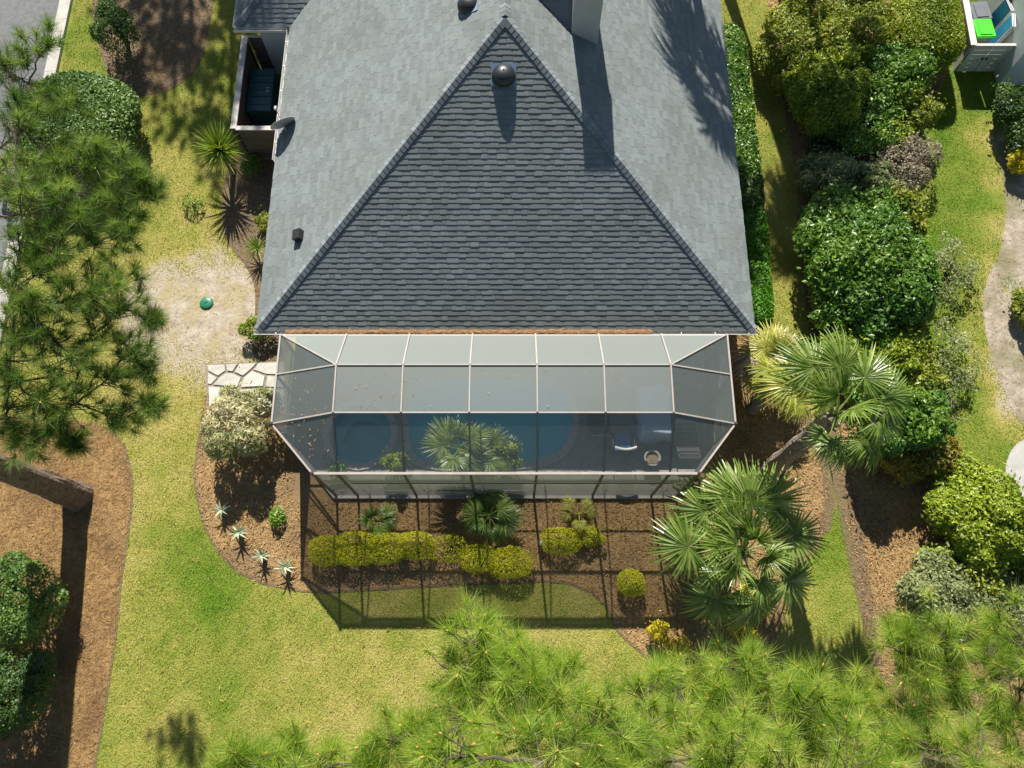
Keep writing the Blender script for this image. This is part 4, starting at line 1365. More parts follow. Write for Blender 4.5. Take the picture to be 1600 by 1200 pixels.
# ------------------------------------------------------------------ shrubs
def shrub(px, py, wpx, hpx, H, kind, label, L=0.07, dens=900, box=2.2, group=None, name='shrub', cat='shrub', amp=0.16, aspect=0.5, seed=None, z0=0.0, stems=5, sparse=0.0, freq=3.0, cap=26000):
    seed = seed if seed is not None else int(px * 7 + py * 13)
    rng = np.random.default_rng(seed)
    c = W(px, py, z0 + H * 0.55)
    dp = depth_at(px, py, z0 + H * 0.55)
    rx, ry = wpx / 2 * dp / F_PX, hpx / 2 * dp / F_PX
    area = 2 * math.pi * ((rx * ry) ** 1.6 / 3 + (rx * H) ** 1.6 / 3 + (ry * H) ** 1.6 / 3) ** (1 / 1.6)
    n = int(min(cap, area * dens))
    ph = rng.uniform(0, 6.28, (7, 1))
    dirs = unit(rng.normal(size=(7, 3))) * freq * rng.uniform(0.6, 1.6, (7, 1))

    def shell(n_, R3, C3, bx, am):
        d_ = unit(rng.normal(size=(n_, 3)))
        d_[:, 2] = np.where(d_[:, 2] < -0.25, -d_[:, 2], d_[:, 2])
        q = (np.abs(d_) ** bx).sum(1) ** (-1 / bx)
        lump = np.sin(d_ @ dirs.T + ph.T).mean(1) * 1.6
        fine = np.sin(d_ @ (dirs * 3.1).T + 2 * ph.T).mean(1)
        rr = q * (1 + am * lump + am * 0.5 * fine) * (1 - rng.random(n_) ** 2.2 * 0.34 + rng.normal(0, 0.018, n_))
        return d_ * rr[:, None] * R3 + C3, d_
    R0 = np.array([rx, ry, H * 0.52])
    if amp < 0.12 or H < 0.5:
        P, d = shell(n, R0, np.array([0, 0, H * 0.48]), box, amp)
    else:
        # an uneven mass of smaller clumps
        K = int(np.clip(5 + rx * ry * 3.2, 6, 22))
        cs_, rs_ = [np.array([0, 0, H * 0.40])], [R0 * np.array([0.80, 0.80, 0.78])]
        for i in range(K):
            an = i * 2.4 + rng.uniform(-0.5, 0.5); rad = math.sqrt((i + 0.5) / K) * 0.78
            h_ = (1 - 0.55 * rad ** 2) * rng.uniform(0.72, 1.12)
            sr = rng.uniform(0.24, 0.42)
            cs_.append(np.array([rx * rad * math.cos(an), ry * rad * math.sin(an), H * h_ * 0.70]))
            rs_.append(np.array([max(rx * sr, 0.10), max(ry * sr, 0.10), max(H * sr * 0.75, 0.12)]))
        wts = np.array([r_[0] * r_[1] + r_[0] * r_[2] + r_[1] * r_[2] for r_ in rs_]); wts[0] *= 0.6
        cnt = (n * 1.15 * wts / wts.sum()).astype(int) + 8
        Ps, Ds = [], []
        for c_, r_, m_ in zip(cs_, rs_, cnt):
            p_, d_ = shell(m_, r_, c_, 2.1, amp * 0.9)
            keep = np.ones(len(p_), bool)
            for c2_, r2_ in zip(cs_, rs_):
                if c2_ is c_: continue
                keep &= (((p_ - c2_) / r2_) ** 2).sum(1) > 0.50
            Ps.append(p_[keep]); Ds.append(d_[keep])
        P, d = np.concatenate(Ps), np.concatenate(Ds)
        m_ = int(len(P) * 0.05)
        ii = rng.integers(0, len(P), m_)
        sh = P[ii] + (d[ii] + np.array([0, 0, 0.5])) * (rng.random(m_) ** 2 * 0.30)[:, None] + rng.normal(0, 0.02, (m_, 3))
        P, d = np.concatenate([P, sh]), np.concatenate([d, d[ii]])
    n = len(P)
    k = P[:, 2] > 0.02
    if sparse:
        k &= (np.sin(P[:, 0] * 5 + ph[0]) * np.sin(P[:, 1] * 5.5 + ph[1]) + rng.normal(0, 0.4, n)) > sparse - 0.6
    P, d = P[k], d[k]
    n = len(P)
    nn = unit(d / np.array([rx, ry, H]) * min(rx, ry, H) * 0.8 + np.array([0, 0, 0.45]) + rng.normal(0, 0.62, (n, 3)))
    a, s_ = frame_from_normal(nn, rng)
    Ln = L * rng.uniform(0.65, 1.35, n)
    V, T = diamonds(P, a, s_, nn, Ln, Ln * aspect, fold=-0.12)
    t = np.clip(0.45 + 0.35 * (np.sin(P @ (dirs[:3] * 0.9 / max(rx, 0.4)).T + ph[:3, 0]).mean(1)) + rng.normal(0, 0.20, n), 0, 1)
    e = empty(name, (c[0], c[1], z0), label, cat, group)
    link(bpy.data.objects.new('foliage', mesh_np('foliage', V, T, np.repeat(t, 4), M['leaf_' + kind])), e)
    mb = MB()
    for i in range(stems):
        an = rng.uniform(0, 6.28); rr_ = rng.uniform(0.3, 0.75)
        tip = np.array([math.cos(an) * rx * rr_, math.sin(an) * ry * rr_, H * rng.uniform(0.45, 0.8)])
        mid = tip * np.array([0.4, 0.4, 0.5]) + rng.normal(0, 0.03, 3)
        mb.tube([(0.05 * math.cos(an), 0.05 * math.sin(an), -0.02), mid, tip], [0.025 * min(H, 1.5) + 0.006, 0.016, 0.006], 6)
    mb.build('stem', M['branch'], e)
    return e


HROW = 'low yellow hedge shrubs in front of the pool'
for i, (px, py, w, h, lab) in enumerate([
    (512, 860, 58, 46, 'yellow green clipped shrub at the left end of the hedge row'), (556, 857, 62, 52, 'yellow green clipped shrub, second from the left in the hedge row'),
    (604, 857, 60, 46, 'yellow green clipped shrub, third from the left in the hedge row'), (650, 852, 60, 44, 'yellow green clipped shrub in the middle of the hedge row'),
    (700, 858, 60, 44, 'thin brownish gap in the hedge row, third shrub from its right end'), (748, 874, 58, 44, 'yellow green clipped shrub, second from the right in the hedge row'),
    (796, 880, 74, 48, 'bright yellow clipped shrub at the right end of the hedge row')]):
    lab = 'thin yellow green shrub, third from the right in the hedge row' if i == 4 else lab
    shrub(px, py, w, h, 0.62, 'yellow', lab, L=0.05, dens=1500 if i != 4 else 700, box=2.8, group=HROW, amp=0.10, freq=4)
shrub(876, 845, 62, 42, 0.55, 'yellow', 'yellow shrub on the left of the pair right of the garden light', L=0.05, dens=1500, box=2.6, amp=0.10)
shrub(922, 838, 50, 38, 0.55, 'yellow', 'yellow shrub on the right of the pair beside the small palm', L=0.05, dens=1300, box=2.6, amp=0.12)
shrub(986, 912, 44, 44, 0.62, 'yellow', 'single round yellow green shrub left of the large fan palm', L=0.05, dens=1500, amp=0.10)
shrub(1030, 985, 40, 42, 0.70, 'gold', 'golden yellow shrub in full sun at the lawn corner', L=0.05, dens=1500, amp=0.16)
shrub(1060, 1013, 46, 42, 0.50, 'gold', 'golden yellow shrub touching the pine at the bed corner', L=0.05, dens=1400, amp=0.14)
shrub(1160, 985, 50, 46, 0.60, 'gold', 'golden yellow shrub under the front fronds of the large fan palm', L=0.05, dens=1500, amp=0.14)
shrub(1170, 935, 42, 60, 0.55, 'yellow', 'yellow green shrub half hidden beneath the large fan palm', L=0.05, dens=1300, amp=0.14)
# left side
shrub(120, 195, 195, 200, 1.8, 'glossy', 'large rounded glossy shrub beneath the pine near the road', L=0.12, dens=1300, amp=0.11, cap=40000)
shrub(45, 260, 120, 170, 1.5, 'olive', 'olive shrub beneath the pine beside the kerb', L=0.08, dens=800)
shrub(178, 42, 80, 95, 1.9, 'dark', 'dark upright shrub in the shade at the top left', L=0.08, dens=700, amp=0.25)
shrub(300, 318, 34, 30, 0.35, 'green', 'tiny green weed clump on the shaded lawn left of the house', L=0.07, dens=500, amp=0.3)
shrub(393, 256, 34, 40, 0.6, 'green', 'small green shrub beside the brown enclosure', L=0.07, dens=900, amp=0.25)
shrub(412, 345, 26, 50, 0.5, 'olive', 'low olive plant against the left house wall', L=0.07, dens=800, amp=0.25)
shrub(404, 512, 62, 52, 0.8, 'lime', 'yellow green shrub at the left roof corner', L=0.075, dens=900, amp=0.22)
shrub(372, 655, 124, 130, 1.9, 'cream', 'variegated cream and green bush by the flagstones', L=0.17, dens=620, aspect=0.22, amp=0.2, box=2.0)
shrub(24, 935, 160, 165, 2.0, 'glossy', 'big glossy green bush at the left edge below the pine trunk', L=0.085, dens=950, amp=0.15)
shrub(10, 1080, 150, 150, 1.9, 'dark', 'dark green bush at the bottom left corner', L=0.085, dens=900, amp=0.18)
shrub(433, 808, 26, 30, 0.35, 'bright', 'small bright green plant in the bed left of the pool', L=0.10, dens=600, aspect=0.4, amp=0.2)
# groundcover hedge on the right of the house
for i, (px, py, w, h, kd, lab) in enumerate([
    (1147, 92, 44, 90, 'green', 'leafy hedge shrub farthest up along the right house wall'), (1155, 165, 46, 84, 'green', 'leafy hedge shrub, second from the top along the right wall'),
    (1164, 236, 46, 80, 'green', 'leafy hedge shrub in the middle of the right wall row'), (1171, 298, 44, 64, 'dark', 'darker hedge shrub, third from the bottom along the right wall'),
    (1180, 365, 38, 84, 'bright', 'bright green hedge shrub, second from the bottom along the right wall'), (1186, 446, 36, 100, 'bright', 'bright green hedge shrub nearest the right roof corner')]):
    shrub(px, py, w, h * 1.3, 0.6, kd, lab, L=0.12, dens=1300, box=3.2, group='hedge shrubs along the right house wall', amp=0.11)
# right-hand shrub mass
RG = 'shrubs between the two lots'
for (px, py, w, h, H, kd, lab, L_, dn) in [
    (1258, 55, 110, 150, 2.2, 'olive', 'olive shrub at the top beside the right lawn strip', .07, 800), (1345, 40, 130, 120, 2.3, 'olive', 'olive shrub at the top edge left of the clipped hedge', .07, 800),
    (1290, 150, 110, 110, 2.4, 'lime', 'yellow green shrub above the dark gap in the right shrubbery', .07, 850), (1385, 125, 110, 130, 2.1, 'green', 'green shrub below the clipped box hedge', .08, 800),
    (1350, 195, 120, 90, 1.5, 'green', 'glossy green shrub in the centre of the upper right shrubbery', .085, 800), (1300, 272, 90, 70, 1.6, 'grey', 'pale grey green low shrub above the big dark bush', .07, 700),
    (1356, 282, 90, 60, 1.6, 'grey', 'grey green shrub touching the top of the big dark bush', .06, 650), (1408, 255, 100, 100, 1.6, 'brown', 'brownish bare shrub left of the neighbouring lawn', .05, 520),
    (1352, 410, 172, 235, 2.3, 'green', 'big dense glossy bush beside the right lawn strip', .10, 900), (1378, 552, 135, 85, 1.5, 'lime', 'yellow green shrub below the big glossy bush', .07, 900),
    (1402, 655, 125, 115, 2.4, 'green', 'tall green shrub behind the leaning fan palm', .09, 800), (1440, 708, 120, 75, 1.2, 'rust', 'rusty yellow green shrub right of the leaning palm', .07, 800),
    (1545, 805, 135, 150, 2.0, 'lime', 'large yellow green shrub below the concrete pad', .08, 900), (1478, 925, 130, 110, 1.4, 'grey', 'pale green shrub beside the bark chips', .075, 900),
    (1575, 935, 100, 110, 1.2, 'grey', 'pale sparse shrub at the right edge above the pines', .06, 550), (1465, 880, 60, 60, 1.0, 'lime', 'small yellow green shrub above the pale green one', .07, 900),
    (1590, 180, 56, 110, 1.3, 'dark', 'dark shrub at the right edge under the neighbouring wall', .08, 800), (1596, 245, 40, 50, 0.9, 'gold', 'yellow shrub at the right edge above the sandy path', .07, 800),
    (1600, 480, 30, 70, 0.8, 'olive', 'small olive shrub cut by the right edge beside the path', .07, 800), (1502, 26, 26, 60, 1.0, 'olive', 'narrow shrub inside the pale fence', .06, 700)]:
    shrub(px, py, w * 1.2, h * 1.2, H, kd, lab, L=L_ * 1.6, dens=dn * (1.25 if kd not in ('brown',) else 0.9), cap=48000, group=RG if kd in ('olive', 'lime', 'green', 'grey') else None, amp=0.22, freq=3.6)
for (px, py, w, h, H, kd, lab, L_, dn) in [
    (1245, 120, 60, 90, 1.5, 'olive', 'low olive shrub at the lawn edge below the top olive shrub', .10, 800), (1310, 95, 90, 80, 2.2, 'lime', 'yellow green shrub between the two top olive shrubs', .10, 850),
    (1420, 175, 70, 90, 1.6, 'olive', 'olive shrub on the lawn side of the upper right shrubbery', .10, 800), (1400, 215, 80, 70, 1.4, 'lime', 'yellow green shrub just above the brownish bare shrub', .10, 850),
    (1300, 225, 70, 60, 1.0, 'dark', 'low dark shrub in the gap above the grey green shrubs', .10, 700), (1320, 330, 80, 70, 1.6, 'glossy', 'glossy shrub on the upper left shoulder of the big bush', .13, 800),
    (1415, 330, 70, 80, 1.5, 'olive', 'olive shrub on the upper right shoulder of the big bush', .11, 800), (1420, 470, 70, 110, 1.3, 'lime', 'yellow green shrub filling the lawn side of the big bush', .11, 800),
    (1315, 540, 80, 70, 1.3, 'lime', 'yellow green shrub right of the drying palm', .10, 850), (1430, 580, 90, 80, 1.0, 'olive', 'olive shrub between the wispy shrub and the leaning palm', .10, 800),
    (1450, 650, 80, 80, 1.1, 'green', 'green shrub beside the neighbouring lawn right of the leaning palm', .11, 800), (1500, 745, 80, 70, 1.1, 'lime', 'yellow green shrub above the large one below the concrete pad', .10, 850),
    (1590, 870, 80, 80, 1.3, 'lime', 'yellow green shrub at the right edge above the pale sparse one', .10, 850), (1530, 900, 90, 70, 1.2, 'olive', 'olive shrub between the large and the pale green shrubs', .10, 800),
    (1440, 985, 70, 60, 0.9, 'olive', 'low olive shrub beside the bark chips above the corner pine', .10, 800)]:
    shrub(px, py, w * 1.15, h * 1.15, H, kd, lab, L=L_ * 1.1, dens=dn * 1.2, group=RG, amp=0.3, freq=4.5)
shrub(1443, 45, 96, 140, 1.8, 'lime', 'clipped bright green box hedge beside the pale fence', L=0.085, dens=2600, box=3.6, amp=0.05, cap=60000)
shrub(1490, 420, 90, 130, 0.9, 'grey', 'wispy grey shrub growing over the neighbouring lawn edge', L=0.085, dens=460, amp=0.35, sparse=0.5)
shrub(1490, 560, 100, 130, 0.9, 'grey', 'wispy grey shrub with bare twigs beside the sandy path', L=0.085, dens=460, amp=0.35, sparse=0.5)
# inside the screened pool
shrub(618, 722, 46, 38, 0.9, 'lime', 'small light green shrub inside the screen by the pool edge', L=0.08, dens=700, z0=0.10, amp=0.25)
shrub(786, 714, 56, 56, 1.2, 'lime', 'rounded light green shrub inside the screen beside the palm', L=0.08, dens=800, z0=0.10, amp=0.22)
shrub(527, 736, 34, 22, 0.5, 'bright', 'low green plant inside the front left screen corner', L=0.09, dens=600, z0=0.10, amp=0.25)


# bare twigs
def twigs(px, py, R, n, label, seed, z=0.2, up=0.5):
    rng = np.random.default_rng(seed)
    c = W(px, py, z)
    e = empty('bare_bush', (c[0], c[1], 0), label, 'shrub')
    mb = MB()
    for i in range(n):
        an = rng.uniform(0, 6.28); ln = R * rng.uniform(0.5, 1.1)
        pts = [np.array([0, 0, 0.0])]
        d = np.array([math.cos(an), math.sin(an), up])
        for k in range(5):
            d = unit(d + rng.normal(0, 0.22, 3) + np.array([0, 0, -0.08]))
            pts.append(pts[-1] + d * ln / 5)
        pts = np.array(pts); pts[:, 2] = np.maximum(pts[:, 2], 0.02)
        mb.tube(pts, np.linspace(0.020, 0.005, 6), 5)
        for k in (2, 3, 4):
            for s_ in range(2):
                d2 = unit(d + rng.normal(0, 0.6, 3))
                q = pts[k] + d2 * ln * 0.32; q[2] = max(q[2], 0.03)
                mb.tube([pts[k], (pts[k] + q) / 2 + rng.normal(0, 0.02, 3), q], [0.008, 0.006, 0.003], 4)
    mb.build('twigs', M['deadwood'], e)


twigs(1470, 600, 1.3, 8, 'grey leafless bush at the edge of the sandy path', 3, up=0.35)
twigs(1560, 960, 1.7, 10, 'grey leafless bush above the bottom right pine', 4, up=0.5)
twigs(1440, 530, 1.6, 5, 'long bare grey twigs reaching over the right lawn', 6, up=0.2)


# ------------------------------------------------------------------ palms
def fan_mesh(seed, pet, rad, dead=0.0, nl=42, spread=2.5):
    rng = np.random.default_rng(seed)
    mb = MB()
    t = np.linspace(0, 1, 7)
    arch = np.stack([t * pet, np.zeros(7), 0.10 * pet * np.sin(t * 1.6) - 0.10 * pet * t * t], -1)
    mb.tube(arch, np.linspace(0.026, 0.013, 7), 5, 0.62)
    hub = arch[-1]
    fd = unit(arch[-1] - arch[-2])
    for i in range(nl):
        f = (i + 0.5) / nl * 2 - 1
        an = f * spread + rng.normal(0, 0.03)
        Ls = rad * (0.72 + 0.28 * math.cos(f * 1.35)) * rng.uniform(0.88, 1.08)
        cup = 0.10 + 0.30 * abs(f)
        seg = np.array([0.02, 0.30, 0.62, 0.86, 1.0]) * Ls
        wd = np.array([0.009, 0.032, 0.028, 0.014, 0.002]) * (rad / 0.9)
        dr = -(seg / Ls) ** 2.6 * rad * (rng.uniform(0.18, 0.42) + dead * 0.35) + cup * seg * 0.55
        rec = -0.22 * rad * (math.cos(an) > 0) * math.cos(an) * (seg / Ls) ** 1.5
        ca, sa = math.cos(an), math.sin(an)
        P = hub + np.stack([ca * seg, sa * seg, dr + rec], -1)
        sd = np.array([-sa, ca, 0])
        pl = rng.uniform(0.35, 0.55)
        Lf = P - sd * wd[:, None] + np.array([0, 0, 1]) * (wd * pl)[:, None]
        Rt = P + sd * wd[:, None] + np.array([0, 0, 1]) * (wd * pl)[:, None]
        V = np.concatenate([Lf, P, Rt]); m = len(seg)
        T = [(j, j + 1, m + j + 1, m + j) for j in range(m - 1)] + [(m + j, m + j + 1, 2 * m + j + 1, 2 * m + j) for j in range(m - 1)]
        mb.add(V, T, float(np.clip(rng.normal(0.5, 0.24), 0, 1)))
    return mb


FAN = {}
def fan(kind, pet, rad, v):
    key = (kind, round(pet, 2), round(rad, 2), v)
    if key not in FAN:
        V, T, C = fan_mesh(100 + v * 7 + int(pet * 31), pet, rad, 1.0 if kind == 'frond_dead' else 0.0).arrays()
        FAN[key] = mesh_np('frond', V, T, C, M[kind])
    return FAN[key]


def palm(base, crown, label, fronds, pet, rad, tr=0.16, group=None, seed=1, boots=True, name='fan_palm', smooth_trunk=False):
    """base, crown: world points; fronds: list of (azimuth deg, elevation deg, scale, material)"""
    base, crown = np.array(base, float), np.array(crown, float)
    rng = np.random.default_rng(seed)
    e = empty(name, tuple(base), label, 'palm', group)
    c = crown - base
    mb = MB(); t = np.linspace(0, 1, 14)
    lift = np.stack([c[0] * t ** 1.15, c[1] * t ** 1.15, c[2] * t], -1)
    if c[2] > 0.2:
        rr = tr * (1 + 0.10 * np.sin(t * 60)) * (1.15 - 0.25 * t)
        mb.tube(lift, rr, 12)
        trk = mb.build('trunk', M['palmtrunk'], e)
        if boots:
            for i in range(int(max(4, c[2] * 7))):
                f = 1 - (i / (c[2] * 7)) ** 1.2 * 0.55
                an = i * 2.4
                p = np.array([np.interp(f, t, lift[:, k]) for k in range(3)])
                d = np.array([math.cos(an), math.sin(an), 0.9])
                m2 = MB(); m2.tube([p + d * tr * 0.6, p + unit(d) * (tr + 0.16)], [0.045, 0.022], 5); m2.build('boot', M['palmtrunk'], trk)
    for i, (az, el, sc, kd) in enumerate(fronds):
        o = bpy.data.objects.new('frond', fan(kd, pet, rad, i % 5))
        o.location = tuple(c + np.array([0, 0, 0.02 * (i % 3)]))
        o.rotation_euler = (math.radians(rng.uniform(-18, 18)), -math.radians(el), math.radians(az))
        o.scale = (sc, sc, sc)
        link(o, e)
    return e


def by_hubs(crown, hubs, pet):
    out_ = []
    for (x, y, z, kd) in hubs:
        v = W(x, y, z) - crown
        ln = float(np.linalg.norm(v))
        out_.append((math.degrees(math.atan2(v[1], v[0])), math.degrees(math.asin(v[2] / ln)), float(np.clip(ln / pet, 0.72, 1.2)), kd))
    return out_


# large fan palm right of the pool
cr = W(1160, 862, 2.3)
palm((cr[0] - 0.05, cr[1] + 0.05, 0), cr, 'large fan palm with short trunk at the right front corner of the pool', by_hubs(cr, [
    (1058, 852, 2.5, 'frond'), (1098, 792, 2.7, 'frond'), (1140, 752, 2.8, 'frond'), (1172, 775, 3.2, 'frond'), (1200, 778, 2.8, 'frond'), (1236, 838, 2.5, 'frond'),
    (1118, 892, 2.2, 'frond'), (1182, 900, 2.5, 'frond'), (1228, 908, 2.0, 'frond'), (1184, 950, 1.6, 'frond'), (1118, 938, 1.7, 'frond'), (1146, 820, 3.2, 'frond'), (1085, 825, 1.7, 'frond'), (1150, 852, 3.5, 'frond'), (1182, 842, 3.3, 'frond'), (1148, 885, 3.0, 'frond'), (1196, 868, 2.9, 'frond'), (1128, 852, 3.1, 'frond'), (1168, 825, 3.4, 'frond')], 1.15), 1.15, 0.86, 0.20, seed=3)
# leaning fan palm
b2, c2 = W(1198, 738, 0), W(1305, 648, 4.9)
palm(b2, c2, 'tall leaning fan palm beside the right corner of the pool cage', by_hubs(c2, [
    (1270, 575, 5.2, 'frond'), (1312, 572, 5.4, 'frond'), (1350, 590, 5.3, 'frond'), (1380, 618, 5.1, 'frond'), (1372, 655, 4.9, 'frond'), (1345, 690, 4.6, 'frond'), (1318, 700, 4.6, 'frond'),
    (1298, 672, 5.0, 'frond'), (1252, 628, 4.9, 'frond_y'), (1240, 600, 4.9, 'frond_y'), (1310, 615, 5.8, 'frond'), (1335, 640, 5.7, 'frond'), (1290, 620, 5.6, 'frond'), (1370, 690, 4.2, 'frond'), (1400, 640, 4.5, 'frond')], 1.0), 1.0, 0.80, 0.23, seed=8)
# drying fan palm by the roof corner
c3 = W(1216, 572, 1.7)
b3 = W(1176, 640, 0)
palm(b3, c3, 'drying fan palm with bleached fronds at the right roof corner', [
    (170, -8, .85, 'frond_dead'), (150, -4, .95, 'frond_dead'), (128, 6, .85, 'frond_y'), (105, 12, .9, 'frond_y'), (82, 4, .9, 'frond_dead'), (60, 6, .85, 'frond_dead'), (40, 2, .8, 'frond_dead'),
    (-170, -12, .8, 'frond_dead'), (-145, -10, .8, 'frond_y'), (-115, -18, .7, 'frond_dead'), (-60, -10, .7, 'frond_y'), (0, 10, .75, 'frond_y'), (95, 50, .7, 'frond_y'), (-100, 40, .65, 'frond_y'), (200, 30, .7, 'frond_y'), (140, -25, .9, 'frond_dead')], 0.72, 0.82, 0.17, seed=12)
# small palms in the bed and inside the cage
def small_palm(px, py, H, label, n, pet, rad, kd='frond', seed=1, el=(10, 55), z0=0.0):
    rng = np.random.default_rng(seed)
    c = W(px, py, z0 + H)
    fr = [(i * 137.5 + rng.uniform(-10, 10), rng.uniform(*el), rng.uniform(0.8, 1.1), kd) for i in range(n)]
    return palm((c[0], c[1], z0), c, label, fr, pet, rad, 0.06, seed=seed, boots=False, name='small_palm')


small_palm(765, 806, 0.40, 'bushy green palm in the bed against the front of the pool cage', 14, 0.50, 0.46, seed=5, el=(-10, 50))
small_palm(590, 815, 0.15, 'small young palm in the bed behind the hedge row', 6, 0.30, 0.34, seed=6)
small_palm(905, 803, 0.25, 'small young palm behind the twin yellow shrubs', 5, 0.36, 0.26, 'frond_y', seed=7, el=(0, 50))
small_palm(718, 702, 1.0, 'fan palm inside the screen beside the pool', 11, 0.50, 0.55, seed=9, el=(-15, 45), z0=0.10)
small_palm(763, 708, 0.8, 'second fan palm inside the screen next to the rounded shrub', 8, 0.45, 0.48, seed=10, el=(-10, 45), z0=0.10)


# sword-leaved plants
def sword_plant(px, py, H, n, L_, Wd, label, kind='yucca', seed=2, name='yucca', elr=(-0.2, 1.3), cat='yucca', trunk=True, joined=False):
    rng = np.random.default_rng(seed)
    c = W(px, py, H)
    e = empty(name, (c[0], c[1], 0), label, cat)
    if trunk:
        mb = MB(); mb.tube([(0.02, -0.03, 0), (0, 0, H * 0.5), (0, 0, H)], [0.10, 0.08, 0.07], 9); mb.build('trunk', M['palmtrunk'], e)
    def leaf(t):
        s = np.linspace(0, 1, 5)
        x = s * L_; z = -0.16 * L_ * s ** 2.2
        w = Wd * np.array([0.6, 1.0, 0.9, 0.55, 0.02])
        V = np.concatenate([np.stack([x, -w / 2, z + w * 0.3], -1), np.stack([x, 0 * x, z], -1), np.stack([x, w / 2, z + w * 0.3], -1)])
        m = 5
        T = [(j, j + 1, m + j + 1, m + j) for j in range(m - 1)] + [(m + j, m + j + 1, 2 * m + j + 1, 2 * m + j) for j in range(m - 1)]
        return V, T
    V, T = leaf(0)
    if joined:
        mb = MB()
    else:
        ms = []
        for t in (0.15, 0.4, 0.6, 0.9):
            q = MB(); q.add(V, T, t); a = q.arrays(); ms.append(mesh_np('leaf', a[0], a[1], a[2], M[kind]))
    for i in range(n):
        az = i * 2.39996; el = elr[0] + (elr[1] - elr[0]) * (i / n) ** 0.8 + rng.normal(0, 0.08)
        sc = rng.uniform(0.8, 1.1)
        if joined:
            R = np.array(Matrix.Rotation(az, 3, 'Z') @ Matrix.Rotation(-el, 3, 'Y'))
            mb.add((V * sc) @ R.T + np.array([0, 0, H]), T, rng.random())
        else:
            o = bpy.data.objects.new('leaf', ms[i % 4]); o.location = (0, 0, H - 0.05 + 0.12 * i / n)
            o.rotation_euler = (0, -el, az); o.scale = (sc,) * 3; link(o, e)
    if joined:
        mb.build('foliage', M[kind], e)


sword_plant(345, 236, 1.15, 120, 0.98, 0.055, 'bright spiky yucca rosette beside the brown enclosure', seed=3)
sword_plant(402, 388, 0.35, 34, 0.55, 0.045, 'small spiky plant against the left house wall', seed=4, trunk=False, kind='frond', name='spiky_plant', cat='plant', joined=True)
for (px, py, lab, s_) in ((346, 797, 'pale agave plant farthest up in the left pool bed', 1), (373, 832, 'pale agave plant below the variegated bush shadow', 2), (409, 868, 'pale agave plant, second from the right by the lawn edge', 3), (446, 886, 'pale agave plant nearest the lawn corner of the bed', 4)):
    sword_plant(px, py, 0.28, 11, 0.32, 0.060, lab, kind='leaf_agave', seed=s_, elr=(-0.1, 1.0), name='agave', cat='agave', trunk=True, joined=True)


